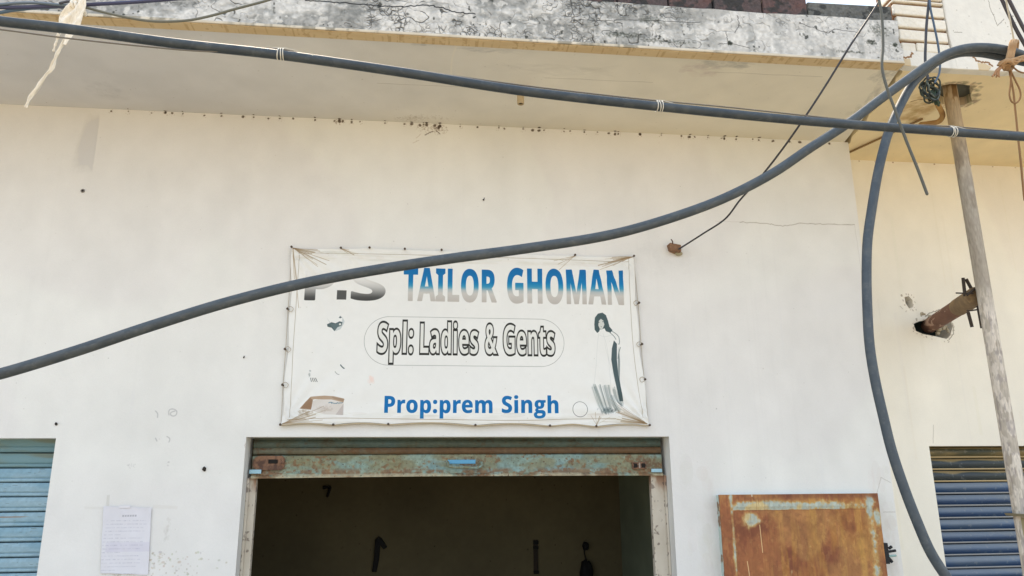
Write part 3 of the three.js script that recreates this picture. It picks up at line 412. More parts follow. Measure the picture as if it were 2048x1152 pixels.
  for (const [a, b] of [[[-.8138, 1.7047], [0.05, 0.022]]]) part('lock_slot', rbox(a[0] - b[0] / 2, a[0] + b[0] / 2, a[1] - b[1] / 2, a[1] + b[1] / 2, -0.084, -0.079, 0.002), dark, bottom);
  { const a = [-.7666, 1.7071]; part('lock_bolt', rod([a[0], a[1], -0.088], [a[0], a[1], -0.07], 0.014, 14), iron, bottom); }
  { const a = [1.2178, 1.6733]; part('lock_plate', rbox(a[0] - 0.042, a[0] + 0.042, a[1] - 0.019, a[1] + 0.019, -0.093, -0.08, 0.003), iron, bottom); part('lock_slot', rbox(a[0] - 0.004, a[0] + 0.004, a[1] - 0.015, a[1] + 0.015, -0.0805, -0.077, 0.001), std({ color: 0x9a8f84 }), bottom); part('lock_slot', rbox(a[0] - 0.034, a[0] - 0.012, a[1] - 0.012, a[1] + 0.012, -0.0805, -0.078, 0.001), dark, bottom); part('lock_slot', rbox(a[0] + 0.012, a[0] + 0.034, a[1] - 0.012, a[1] + 0.012, -0.0805, -0.078, 0.001), dark, bottom); }
  { const a = [-.9016, 1.6527]; part('end_tab', rbox(a[0] - 0.032, a[0] + 0.03, a[1] - 0.012, a[1] + 0.01, -0.087, -0.076, 0.003), std({ color: 0x9cc4d4, roughness: 0.5 }), bottom); const b = [1.3189, 1.6449]; part('end_tab', rbox(b[0] - 0.033, b[0] + 0.03, b[1] - 0.01, b[1] + 0.01, -0.087, -0.076, 0.003), std({ color: 0x9cc4d4, roughness: 0.5 }), bottom); }
  // pull handle in the middle
  { const a = [.1295, 1.692], b = [.3179, 1.6857], xm = (a[0] + b[0]) / 2; part('handle', tube([[a[0], a[1] + 0.004, -0.088], [a[0] + 0.006, a[1] - 0.016, -0.066], [a[0] + 0.03, a[1] - 0.022, -0.06], [xm, a[1] - 0.024, -0.058], [b[0] - 0.03, b[1] - 0.02, -0.06], [b[0] - 0.006, b[1] - 0.012, -0.066], [b[0], b[1] + 0.008, -0.088]], 0.0075, 50, 10), railM, bottom, 'curved pull handle in the middle of the rail'); part('handle_plate', rbox(a[0] + 0.0, b[0] - 0.035, a[1] - 0.004, a[1] + 0.018, -0.094, -0.088, 0.002), blue, bottom); }
}
{ // guide channels at the door jambs
  const gm = std({ roughness: 0.7, map: paint(128, 512, [0, 0.5, 0.2, 1.65], (x, y) => { const n = fbm(x * 12, y * 8, 4, 610), top = sst(1.48, 1.62, y) * sst(0.35, 0.6, fbm(x * 20, y * 12, 3, 611)); let c = mix([216, 210, 198], [188, 178, 160], n); c = mix(c, [138, 100, 74], top * 0.8); const sp = sst(0.68, 0.74, fbm(x * 40, y * 40, 3, 613)); return mix(c, [96, 84, 76], sp * 0.6); }) });
  const mk = (x0, x1, xj, label) => { const t = thing('shutter_guide', label, 'shutter guide', [(x0 + x1) / 2, 0, -0.09], null); const a = Math.min(x0, x1), b = Math.max(x0, x1); part('channel', rectUV(rbox(a, b, 0.02, 1.622, -0.15, -0.108, 0.004), [a, 0.5, a + 0.2, 1.65]), gm, t); part('flange', rectUV(rbox(Math.min(x0, x0 + xj), Math.max(x0, x0 + xj), 0.02, 1.618, -0.107, -0.086, 0.004), [a, 0.5, a + 0.2, 1.65]), gm, t); return t; };
  mk(-0.945, -0.899, 0.014, 'pale steel shutter guide with a rusty top on the left jamb of the open doorway');
  mk(1.374, 1.288, -0.012, 'pale dented shutter guide on the right jamb of the open doorway');
}

// ---------------------------------------------------------------- things inside the shop
{
  const black = std({ color: 0x050504, roughness: 0.8 }), brown = std({ color: 0x2a2118, roughness: 0.8 });
  const h = thing('wall_hook', 'small black hook high on the dim back wall inside the shop', 'hook', [-.785, 1.5211, -2.3]), a = [[-.8131, 1.5452, -2.29], [-.7653, 1.5528, -2.29], [-.7715, 1.5172, -2.29], [-.7817, 1.4818, -2.29]];
  part('hook', tube(a, 0.011, 24, 8), black, h); part('plate', rbox(a[0][0] - 0.012, a[0][0] + 0.02, a[1][1] - 0.014, a[1][1] + 0.012, -2.318, -2.295, 0.004), black, h);
  const s = thing('hanging_strap', 'black bent strap hanging from a nail on the back wall inside the shop', 'strap', [-.3694, .8954, -2.3]);
  const sh = shapeOf([[-.3579, 1.1572], [-.3374, 1.1453], [-.2911, 1.0791], [-.3145, 1.0641], [-.3436, 1.0953], [-.3514, .9807], [-.3679, .89], [-.3958, .8943], [-.3847, 1.0194], [-.381, 1.1344]]); const sg = new THREE.ExtrudeGeometry(sh, { depth: 0.02, bevelSize: 0.003, bevelThickness: 0.003, bevelSegments: 1 }); sg.translate(0, 0, -2.31); part('strap', sg, black, s); part('nail', rod([-.3601, 1.1463, -2.325], [-.3565, 1.1508, -2.26], 0.005), brown, s);
  const b = thing('wall_rail', 'narrow dark metal rail fixed upright on the back wall inside the shop', 'rail', [.9317, .8465, -2.3]), p0 = [.9148, 1.1128], p1 = [.9525, .8461];
  part('rail', rbox(p0[0], p1[0], p1[1], p0[1], -2.319, -2.305, 0.003), brown, b); for (const y of [p0[1] - 0.02, p0[1] - 0.06, p1[1] + 0.015]) part('clip', rbox(p0[0] - 0.003, p1[0] + 0.003, y - 0.012, y + 0.012, -2.3049, -2.29, 0.003), black, b);
  const k = thing('hanging_bag', 'lumpy black bag hanging by the right corner of the dim shop interior', 'bag', [1.3291, .8345, -2.2]);
  { const g = new THREE.SphereGeometry(1, 28, 20), p = g.attributes.position; for (let i = 0; i < p.count; i++) { const n = 0.75 + 0.5 * fbm(p.getX(i) * 2 + 5, p.getY(i) * 2 + p.getZ(i), 3, 620); p.setXYZ(i, p.getX(i) * n * 0.055, p.getY(i) * n * 0.13, p.getZ(i) * n * 0.05); } g.computeVertexNormals(); const c = [1.3439, .8361, -2.25]; g.translate(...c); part('bag', g, black, k); { const g2 = g.clone(); g2.translate(-c[0], -c[1], -c[2]); g2.scale(0.5, 0.28, 0.5); const e = [1.3449, 1.0616, -2.26]; g2.translate(...e); part('bundle', g2, black, k); part('strap', tube([e, [1.3367, 1.0058, -2.27], [1.3514, .935, -2.27]], 0.006, 20, 6), black, k); } }
}

// ---------------------------------------------------------------- the banner
const BB = [-0.86, 1.86, 1.30, 2.93];
{
  const t = thing('shop_banner', 'creased white tailor banner with blue and grey lettering nailed above the doorway', 'banner', [0.25, 1.65, 0]);
  const ink = (ctx, str, x0, x1, yb, cap, fill, opt = {}) => {          // text stretched to its box, metres
    ctx.save(); ctx.font = (opt.weight ?? 'bold') + ' 100px sans-serif'; ctx.textBaseline = 'alphabetic';
    const m = ctx.measureText(str), H = ctx.measureText('H').actualBoundingBoxAscent, l = -m.actualBoundingBoxLeft, w = m.actualBoundingBoxRight + m.actualBoundingBoxLeft;
    ctx.translate(x0, yb); ctx.transform(1, opt.slope ?? 0, 0, 1, 0, 0); ctx.scale((x1 - x0) / w, -cap / H); ctx.translate(-l, 0);
    if (opt.stroke) { ctx.lineJoin = 'miter'; ctx.miterLimit = 3; ctx.strokeStyle = opt.stroke; ctx.lineWidth = opt.lw; ctx.strokeText(str, 0, 0); if (fill) { ctx.fillStyle = fill; ctx.fillText(str, 0, 0); } }
    else { if (opt.grad) { const g = ctx.createLinearGradient(0, -H, 0, 0); for (const [o, c] of opt.grad) g.addColorStop(o, c); ctx.fillStyle = g; } else ctx.fillStyle = fill; ctx.fillText(str, 0, 0); if (opt.bold) { ctx.lineWidth = opt.bold; ctx.strokeStyle = ctx.fillStyle; ctx.strokeText(str, 0, 0); } }
    ctx.restore();
  };
  const draw = (c) => {
    const gp = [[0, 'rgba(222,221,216,0)'], [0.35, 'rgba(220,218,213,.5)'], [0.6, 'rgba(188,188,185,.9)'], [0.78, 'rgb(136,137,135)'], [0.92, 'rgb(80,81,80)'], [1, 'rgb(66,67,66)']];
    ink(c, 'P', -.6826, -.5259, 2.5847, 0.185, '', { grad: gp, bold: 3 });
    c.fillStyle = 'rgb(84,85,84)'; { const a = [[-.5093, 2.6418], [-.4567, 2.5875]]; c.fillRect(a[0][0], a[1][1], a[1][0] - a[0][0], a[0][1] - a[1][1]); }
    ink(c, 'S', -.429, -.242, 2.5901, 0.185, '', { grad: gp, bold: 3 });
    const gb = [[0, '#0068a8'], [0.4, '#0078b4'], [0.54, '#3a92b8'], [0.66, '#b2bcbe'], [0.76, '#c9c7c2'], [1, '#bdb8b2']];
    ink(c, 'TAILOR', -.1381, .3913, 2.5911, 2.7804 - 2.5911, '', { grad: gb, bold: 3, slope: 0 });
    ink(c, 'GHOMAN', .4552, 1.1422, 2.5906, 2.7936 - 2.5906, '', { grad: gb, bold: 3 });
    // pill and its lettering
    const P = [[-.3472, 2.4941], [.7808, 2.2301], [-.3361, 2.2194]], x0 = P[0][0], x1 = P[1][0], y1 = (P[0][1]), y0 = P[2][1], r = (y1 - y0) / 2;
    c.strokeStyle = 'rgba(120,124,122,.75)'; c.lineWidth = 0.0022; c.beginPath(); c.moveTo(x0 + r, y1); c.lineTo(x1 - r, y1); c.arc(x1 - r, y0 + r, r, Math.PI / 2, -Math.PI / 2, true); c.lineTo(x0 + r, y0); c.arc(x0 + r, y0 + r, r, -Math.PI / 2, Math.PI / 2, true); c.stroke();
    const ink2 = (s, a, b) => ink(c, s, a, b, 2.29, 2.4571 - 2.29, '#e3e4df', { stroke: '#262724', lw: 10.5 });
    ink2('Spl:', -.273, -.0785); ink2('Ladies', -.0366, .288); ink2('&', .328, .3937); ink2('Gents', .431, .726);
    ink(c, 'Prop:prem', -.223, .3677, 1.9597, 2.0503 - 1.9597, '#006cae', { bold: 2 });
    ink(c, 'Singh', .4208, .7399, 1.9609, 2.0528 - 1.9609, '#006cae', { bold: 2 });
    c.strokeStyle = 'rgba(70,74,72,.9)'; c.lineWidth = 0.0025; { const q = [.8633, 1.9812]; c.beginPath(); c.arc(q[0], q[1], 0.042, 0, 7); c.stroke(); }
    // faded print of a draped figure on the right
    const dk = 'rgba(58,78,82,'; c.fillStyle = dk + '.92)';
    poly(c, [[.9608, 2.4689], [.9651, 2.5076], [.9838, 2.5318], [1.0109, 2.5383], [1.0313, 2.5237], [1.0419, 2.491], [1.0494, 2.4554], [1.0665, 2.4349], [1.054, 2.42], [1.0276, 2.4284], [1.0193, 2.4461], [1.0072, 2.44], [.9924, 2.4398], [.989, 2.4279], [.9768, 2.4188], [.9626, 2.4364]]); c.fill();
    c.fillStyle = 'rgba(216,218,213,.95)'; poly(c, [[.9883, 2.4901], [1.0006, 2.5022], [1.0151, 2.4906], [1.0201, 2.4669], [1.0072, 2.44], [.9925, 2.4427], [.9844, 2.4633]]); c.fill();
    c.fillStyle = dk + '.85)'; for (const q of [[.988, 2.4812], [1.0119, 2.4846]]) { c.beginPath(); c.ellipse(q[0], q[1], 0.0042, 0.0022, 0, 0, 7); c.fill(); } { const q = [1.0018, 2.4547]; c.beginPath(); c.ellipse(q[0], q[1], 0.004, 0.0016, 0, 0, 7); c.fill(); }
    c.strokeStyle = dk + '.6)'; c.lineWidth = 0.004; for (const l of [[[1.0632, 2.429], [1.0866, 2.4175], [1.1035, 2.397]], [[1.051, 2.4199], [1.074, 2.4025], [1.0851, 2.382]], [[1.1034, 2.3941], [1.1083, 2.3706], [1.1016, 2.3528]], [[1.1098, 2.3353], [1.0997, 2.3088], [1.0922, 2.2709]]]) { curve(c, l); c.stroke(); }
    c.fillStyle = dk + '.9)'; poly(c, [[1.0729, 2.376], [1.0899, 2.3556], [1.086, 2.265], [1.0912, 2.1782], [1.1027, 2.1066], [1.1138, 2.0271], [1.0934, 2.027], [1.0764, 2.1065], [1.0624, 2.1924], [1.0536, 2.2646], [1.0592, 2.3288]]); c.fill();
    c.fillStyle = dk + '.55)'; poly(c, [[1.1011, 2.3411], [1.1037, 2.2652], [1.0987, 2.1495], [1.1067, 2.0639], [1.0996, 2.0355], [1.0899, 2.1495], [1.0919, 2.265]]); c.fill();
    { const q = rng(66), f = (px, py) => [.9428 + (px - 1186) * (1.0996 - .9428) / 54, 2.1201 + (py - 770) * (1.9507 - 2.1201) / 60];
      const folds = [[1186, 770, 1193, 800, 1203, 829], [1190, 769, 1199, 800, 1210, 830], [1200, 769, 1206, 798, 1215, 829], [1208, 771, 1212, 796, 1220, 824], [1216, 771, 1219, 800, 1230, 822], [1228, 774, 1232, 800, 1241, 814], [1236, 780, 1239, 800, 1243, 812], [1222, 790, 1226, 808, 1236, 824]];
      for (const [a, b, d, e, g, h] of folds) for (let i = 0; i < 9; i++) { const o = (q() - 0.5) * 7; c.strokeStyle = `rgba(64,84,86,${0.04 + 0.13 * q()})`; c.lineWidth = 0.0025 + 0.009 * q(); curve(c, [f(a + o, b + q() * 8), f(d + o, e), f(g + o * 0.8, h - q() * 6)]); c.stroke(); }
      for (const [a, b, d, e, g, h] of folds) { c.strokeStyle = 'rgba(44,62,66,.4)'; c.lineWidth = 0.0022; curve(c, [f(a, b), f(d, e), f(g, h)]); c.stroke(); } }
    smudge(c, 1.0273, 1.9732, 0.07, 0.022, '64,82,84', 0.2, 70, 67, 0.007);
    // thin contour of the drape between the shoulder and the folds
    c.strokeStyle = 'rgba(130,146,148,.14)'; c.lineWidth = 0.003; for (const l of [[[.9856, 2.416], [.9744, 2.3512], [.9683, 2.2637], [.9565, 2.1771], [.9487, 2.1199]], [[1.0093, 2.4164], [1.0305, 2.3519], [1.0389, 2.2645], [1.0413, 2.1778], [1.0446, 2.1148]], [[.9911, 2.4043], [1.0203, 2.3929], [1.0504, 2.4051], [1.0742, 2.4055]], [[1.0187, 2.3518], [1.0336, 2.279], [1.0542, 2.2067], [1.0741, 2.1207]]]) { curve(c, l); c.stroke(); }
    // worn remains on the left
    c.fillStyle = dk + '.85)'; poly(c, [[-.5544, 2.4449], [-.5303, 2.4567], [-.5081, 2.4513], [-.4867, 2.4631], [-.4699, 2.4577], [-.4745, 2.4376], [-.496, 2.4287], [-.5113, 2.4058], [-.5287, 2.4254], [-.5509, 2.4307]]); c.fill();
    c.fillStyle = 'rgba(120,140,148,.3)'; poly(c, [[-.5592, 2.4848], [-.5352, 2.4452], [-.5058, 2.4058], [-.479, 2.4176], [-.4639, 2.4463], [-.4592, 2.4636], [-.4713, 2.4863], [-.4752, 2.4519], [-.5297, 2.4453]]); c.fill();
    c.fillStyle = '#e2e3de'; { const q = [-.4831, 2.446]; c.beginPath(); c.ellipse(q[0], q[1], 0.006, 0.006, 0, 0, 7); c.fill(); }
    smudge(c, -.4823, 2.4861, 0.006, 0.006, '60,80,84', 0.8, 6, 68, 0.005);
    c.strokeStyle = dk + '.85)'; c.lineWidth = 0.006; curve(c, [[-.4694, 2.2181], [-.4607, 2.2071], [-.4495, 2.1989]]); c.stroke(); c.strokeStyle = 'rgba(120,128,128,.6)'; c.lineWidth = 0.004; curve(c, [[-.4974, 2.1819], [-.4886, 2.1681], [-.4749, 2.1655]]); c.stroke();
    c.strokeStyle = 'rgba(80,86,86,.75)'; for (let i = 0; i < 4; i++) { curve(c, [[-.6271 + i * 0.009, 2.145], [-.6208 + i * 0.01, 2.1259]]); c.stroke(); }
    smudge(c, -.6339, 2.1697, 0.006, 0.02, '160,166,164', 0.5, 8, 69, 0.005);
    // brown scraped patch low on the left
    c.fillStyle = 'rgba(176,152,128,.95)'; poly(c, [[-.6757, 1.9793], [-.6463, 2.017], [-.6213, 2.0442], [-.5469, 2.05], [-.4987, 2.0475], [-.4417, 2.0342], [-.4433, 2.0124], [-.5084, 2.0285], [-.5992, 2.0308], [-.6122, 2.0253], [-.6146, 1.9741], [-.6361, 1.9794]]); c.fill();
    c.fillStyle = 'rgba(142,112,86,.8)'; poly(c, [[-.6486, 2.0116], [-.6236, 2.0388], [-.6069, 2.0253], [-.6146, 1.9741], [-.6705, 1.9793]]); c.fill(); c.fillStyle = 'rgba(150,128,104,.7)'; poly(c, [[-.5092, 2.0447], [-.4389, 2.0315], [-.4436, 2.0179], [-.498, 2.0339]]); c.fill();
    c.fillStyle = 'rgba(214,208,202,.9)'; poly(c, [[-.6067, 2.0226], [-.5726, 2.0309], [-.5083, 2.0257], [-.4433, 2.0124], [-.4429, 1.9476], [-.5416, 1.9501], [-.6116, 1.9687]]); c.fill(); c.fillStyle = 'rgba(186,178,174,.8)'; poly(c, [[-.4829, 1.9475], [-.4431, 2.007], [-.4428, 1.9449]]); c.fill();
    c.strokeStyle = 'rgba(60,104,124,.7)'; c.lineWidth = 0.004; wiggle(c, [[-.5236, 2.0121], [-.4967, 2.0095], [-.4487, 2.0124]], 0.006, 70); smudge(c, -.648, 1.9579, 0.05, 0.02, '176,164,146', 0.4, 60, 71, 0.006); smudge(c, -.5432, 1.9797, 0.06, 0.02, '190,180,172', 0.3, 50, 73, 0.006);
    smudge(c, -.3002, 2.1392, 0.02, 0.02, '236,214,204', 0.35, 20, 72, 0.01);
    // hem stitches, thumb dirt in the folds at the corners
    c.strokeStyle = 'rgba(150,138,118,.8)'; c.lineWidth = 0.0026; for (const l of [[[-.7286, 2.8426], [-.7284, 2.5276], [-.7305, 2.3016], [-.7245, 2.0816], [-.7254, 1.931]], [[-.7349, 2.8543], [-.4497, 2.8591], [.0734, 2.8611], [.8564, 2.8542], [1.1781, 2.8502]], [[1.1821, 2.869], [1.1797, 2.6228], [1.1835, 2.3245], [1.2107, 2.036], [1.223, 1.9344]]]) { curve(c, l); c.stroke(); }
    c.strokeStyle = 'rgba(136,118,92,.75)'; c.lineWidth = 0.0028; curve(c, [[-.7352, 1.9203], [-.5141, 1.9314], [-.2462, 1.9264], [.1352, 1.9216], [.5524, 1.9167], [.836, 1.9281], [1.0659, 1.9285]]); c.stroke();
    const q = rng(80), fan = (x, y, a0, a1, n, len) => { for (let i = 0; i < n; i++) { const a = a0 + (a1 - a0) * (i + q() * 0.8) / n, L = len * (0.35 + 0.65 * q()); c.strokeStyle = `rgba(140,116,84,${0.25 + 0.5 * q()})`; c.lineWidth = 0.0016 + 0.0035 * q(); curve(c, [[x, y], [x + Math.cos(a) * L * 0.5, y + Math.sin(a) * L * 0.5 + 0.006 * (q() - 0.5)], [x + Math.cos(a) * L, y + Math.sin(a) * L]]); c.stroke(); } };
    fan(...[-.7673, 2.8832], -0.66, -0.01, 17, 0.22); fan(...[-.7673, 2.8832], -1.5, -1.35, 3, 0.5); fan(...[-.4989, 2.8877], -0.6, -0.1, 4, 0.12); fan(...[1.2072, 2.8821], 3.16, 3.6, 15, 0.22); fan(...[.8571, 2.879], 3.3, 4.0, 5, 0.14); fan(...[-.76, 1.899], 0.06, 0.5, 13, 0.24); fan(...[1.2446, 1.9007], 2.5, 3.12, 18, 0.27); fan(...[.9552, 1.8949], 0.4, 2.2, 5, 0.1);
    for (let i = 0; i < 70; i++) { c.fillStyle = `rgba(170,160,138,${0.03 + 0.05 * q()})`; c.beginPath(); c.ellipse(-0.75 + 1.9 * q(), 1.9 + 0.06 * q(), 0.02 + 0.1 * q(), 0.004 + 0.008 * q(), 0, 0, 7); c.fill(); c.beginPath(); c.ellipse(-0.75 + 1.95 * q(), 2.82 + 0.05 * q(), 0.02 + 0.1 * q(), 0.004 + 0.01 * q(), 0, 0, 7); c.fill(); }
    for (let i = 0; i < 120; i++) { c.fillStyle = `rgba(120,112,98,${0.08 + 0.2 * q() * q()})`; c.beginPath(); c.ellipse(-0.75 + 1.95 * q(), 1.9 + 0.95 * q(), 0.001 + 0.003 * q(), 0.001 + 0.003 * q(), 0, 0, 7); c.fill(); }
  };
  const map = paint(2048, 1014, BB, (x, y) => { const n = fbm(x * 2.5, y * 2.5, 4, 630), f = fbm(x * 30, y * 30, 2, 633), v = 1 + 0.03 * (n - 0.5) + 0.015 * (f - 0.5); return [234 * v, 235 * v, 232 * v]; }, draw);
  // sheet: bottom and top edges sag between the nails, sides bow in between theirs
  const top = [[-.773, 2.886], [-.4989, 2.8877], [-.3379, 2.8937], [-.1378, 2.8917], [.0729, 2.8915], [.4746, 2.8872], [.8571, 2.8821], [1.2135, 2.8854]], bot = [[-.7675, 1.8937], [-.4909, 1.8939], [-.1993, 1.8968], [.2734, 1.8917], [.6873, 1.8892], [.9492, 1.8866], [1.2558, 1.8924]], NX = 150, NY = 70, TH = 0.0018;
  const along = (pts, u, sag) => { const X = pts[0][0] + (pts[pts.length - 1][0] - pts[0][0]) * u; let i = 0; while (i < pts.length - 2 && X > pts[i + 1][0]) i++; const s = clamp((X - pts[i][0]) / (pts[i + 1][0] - pts[i][0])); return [X, pts[i][1] + (pts[i + 1][1] - pts[i][1]) * s + sag * 4 * s * (1 - s) * Math.min(1, (pts[i + 1][0] - pts[i][0]) / 0.35)]; };
  const corner = (x, y, cx, cy, k, a) => { const dx = x - cx, dy = y - cy, d = Math.hypot(dx, dy), an = Math.atan2(dy, dx); return a * Math.sin(an * k) * Math.exp(-d / 0.2) * sst(0, 0.06, d); };
  const pos = [], uv = [], idx = [];
  for (let side = 0; side < 2; side++) for (let j = 0; j <= NY; j++) for (let i = 0; i <= NX; i++) {
    const u = i / NX, v = j / NY, A = along(bot, u, 0.014), B = along(top, u, -0.006), bow = 0.012 * Math.sin(Math.PI * v) * (u < 0.5 ? Math.pow(1 - u, 12) : -Math.pow(u, 12));
    const wx = 0.004 * Math.sin(v * 19) * (Math.pow(1 - u, 30) - Math.pow(u, 30));
    const x = A[0] + (B[0] - A[0]) * v + bow + wx, y = A[1] + (B[1] - A[1]) * v;
    let z = 0.02 + 0.016 * (fbm(x * 3, y * 3, 3, 640) - 0.5) + 0.006 * Math.exp(-Math.pow((v - 0.035) / 0.012, 2)) * (0.6 + 0.4 * Math.sin(u * 21)) + 0.005 * Math.exp(-Math.pow((v - 0.085) / 0.012, 2)) * sst(0.3, 0.6, fbm(x * 3, 1, 2, 641)) + 0.004 * Math.exp(-Math.pow((v - 0.96) / 0.01, 2));
    z += corner(x, y, top[0][0], top[0][1], 22, 0.011) + corner(x, y, top[7][0], top[7][1], 22, 0.011) + corner(x, y, bot[0][0], bot[0][1], 20, 0.012) + corner(x, y, bot[6][0], bot[6][1], 20, 0.013) + corner(x, y, top[1][0], top[1][1], 16, 0.004) + corner(x, y, top[6][0], top[6][1], 16, 0.004);
    pos.push(x, y, z - side * TH); uv.push((x - BB[0]) / (BB[2] - BB[0]), (y - BB[1]) / (BB[3] - BB[1]));
  }
  const row = NX + 1, off = row * (NY + 1);
  for (let j = 0; j < NY; j++) for (let i = 0; i < NX; i++) { const a = j * row + i; idx.push(a, a + 1, a + row, a + 1, a + row + 1, a + row); const b = a + off; idx.push(b, b + row, b + 1, b + 1, b + row, b + row + 1); }
  const rimE = (a, b) => idx.push(a, a + off, b, b, a + off, b + off);
  for (let i = 0; i < NX; i++) { rimE(i, i + 1); rimE(NY * row + i + 1, NY * row + i); }
  for (let j = 0; j < NY; j++) { rimE((j + 1) * row, j * row); rimE(j * row + NX, (j + 1) * row + NX); }
  const g = new THREE.BufferGeometry(); g.setAttribute('position', new THREE.Float32BufferAttribute(pos, 3)); g.setAttribute('uv', new THREE.Float32BufferAttribute(uv, 2)); g.setIndex(idx); g.computeVertexNormals();
  part('flex_sheet', g, std({ map, roughness: 0.85 }), t);
  const nailM = std({ color: 0x55473a, roughness: 0.7, metalness: 0.3 }), cordM = std({ color: 0xb4aa98, roughness: 0.9 });
  const nails = [...top.slice(0, 5), top[6], top[7], ...bot, ...[[-.7719, 2.5268], [-.7707, 2.3011], [-.7711, 2.1058], [1.23, 2.5995], [1.2357, 2.3545], [1.243, 2.1506]]];
  const nailG = mergeGeometries([new THREE.CylinderGeometry(0.0035, 0.0035, 0.04, 8).rotateX(Math.PI / 2), new THREE.CylinderGeometry(0.0068, 0.0068, 0.004, 12).rotateX(Math.PI / 2).translate(0, 0, 0.02)]);
  for (const [x, y] of nails) { const n = part('nail', nailG, nailM, t); n.position.add(new THREE.Vector3(x, y, 0.014)); }
  for (const [l, s] of [[[[-.773, 2.886], [-.7719, 2.5268], [-.7707, 2.3011], [-.7711, 2.1058], [-.7675, 1.8937]], 1], [[[1.2135, 2.8854], [1.23, 2.5995], [1.2357, 2.3545], [1.243, 2.1506], [1.2558, 1.8924]], -1]]) {
    part('cord', tube(l.map(([x, y]) => [x, y, 0.012]), 0.0015, 80, 6), cordM, t);
    for (const [x, y] of l.slice(1, 4)) part('eyelet_loop', tube([[x, y + 0.008, 0.03], [x + s * 0.016, y + 0.014, 0.028], [x + s * 0.03, y + 0.002, 0.026], [x + s * 0.02, y - 0.016, 0.028], [x, y - 0.006, 0.03]], 0.0016, 24, 6), cordM, t);
  }
  part('hem_cord', tube(bot.flatMap(([x, y], i) => i < 6 ? [[x, y - 0.002, 0.02], [(x + bot[i + 1][0]) / 2, y + 0.008, 0.022]] : [[x, y - 0.002, 0.02]]), 0.004, 160, 8), std({ color: 0xb9ab92 }), t);
}

// ---------------------------------------------------------------- things on the walls
{ // paper notice
  const t = thing('paper_notice', 'wrinkled white printed sheet pasted on the wall left of the doorway', 'paper notice', [-1.4821, 1.1602, .004]);
  const c4 = [[-1.623, 1.4848], [-1.3876, 1.4748], [-1.3698, 1.1504], [-1.5982, 1.1621]], B = [c4[3][0] - 0.02, c4[3][1] - 0.02, c4[1][0] + 0.02, c4[0][1] + 0.02];
  const map = paint(512, 720, B, (x, y) => { const n = fbm(x * 20, y * 14, 4, 650); const v = 1 + 0.05 * (n - 0.5); return [219 * v, 219 * v, 226 * v]; }, (c) => {
    const q = rng(7), W = c4[1][0] - c4[0][0]; c.fillStyle = 'rgba(96,96,110,.35)'; const h = [[-1.5257, 1.442], [-1.4636, 1.4314]]; for (let x = h[0][0]; x < h[1][0]; x += 0.012) c.fillRect(x, h[1][1], 0.009, 0.009);
    for (let i = 0; i < 17; i++) { const y = c4[0][1] - 0.075 - i * 0.017; for (let x = c4[0][0] + 0.025; x < c4[0][0] + W - 0.03 - 0.1 * (i % 5 === 4); x += 0.006 + 0.014 * q()) { c.fillStyle = `rgba(130,130,152,${0.06 + 0.12 * q()})`; c.fillRect(x - i * 0.001, y, 0.006 + 0.012 * q(), 0.005); } }
    c.fillStyle = 'rgba(150,146,190,.12)'; c.fillRect(c4[3][0] + 0.01, c4[3][1] + 0.1, 0.25, 0.045);
  });
  const NX = 26, NY = 36, pos = [], uv = [], idx = [];
  for (let s = 0; s < 2; s++) for (let j = 0; j <= NY; j++) for (let i = 0; i <= NX; i++) { const u = i / NX, v = j / NY, x = (c4[3][0] * (1 - u) + c4[2][0] * u) * (1 - v) + (c4[0][0] * (1 - u) + c4[1][0] * u) * v, y = (c4[3][1] * (1 - u) + c4[2][1] * u) * (1 - v) + (c4[0][1] * (1 - u) + c4[1][1] * u) * v; const e = Math.max(Math.pow(Math.abs(2 * u - 1), 8), Math.pow(Math.abs(2 * v - 1), 10)); pos.push(x + 0.002 * (vnoise(v * 9, s * 0, 3) - 0.5), y + 0.002 * (vnoise(u * 9, 1, 3) - 0.5), 0.004 + 0.012 * Math.abs(fbm(x * 9 + y * 5, y * 4, 3, 660) - 0.5) + 0.003 * e * vnoise(u * 7, v * 7, 9) - s * 0.0006); uv.push((x - B[0]) / (B[2] - B[0]), (y - B[1]) / (B[3] - B[1])); }
  const row = NX + 1, off = row * (NY + 1); for (let j = 0; j < NY; j++) for (let i = 0; i < NX; i++) { const a = j * row + i, b = a + off; idx.push(a, a + 1, a + row, a + 1, a + row + 1, a + row, b, b + row, b + 1, b + 1, b + row, b + row + 1); }
  const g = new THREE.BufferGeometry(); g.setAttribute('position', new THREE.Float32BufferAttribute(pos, 3)); g.setAttribute('uv', new THREE.Float32BufferAttribute(uv, 2)); g.setIndex(idx); g.computeVertexNormals();
  part('sheet', g, std({ map, roughness: 0.6 }), t);
  part('tape', rbox(-1.5448, -1.4911, 1.4738, 1.4861, 0.009, 0.0102, 0.0006), std({ color: 0xdedde2, roughness: 0.4 }), t);
}
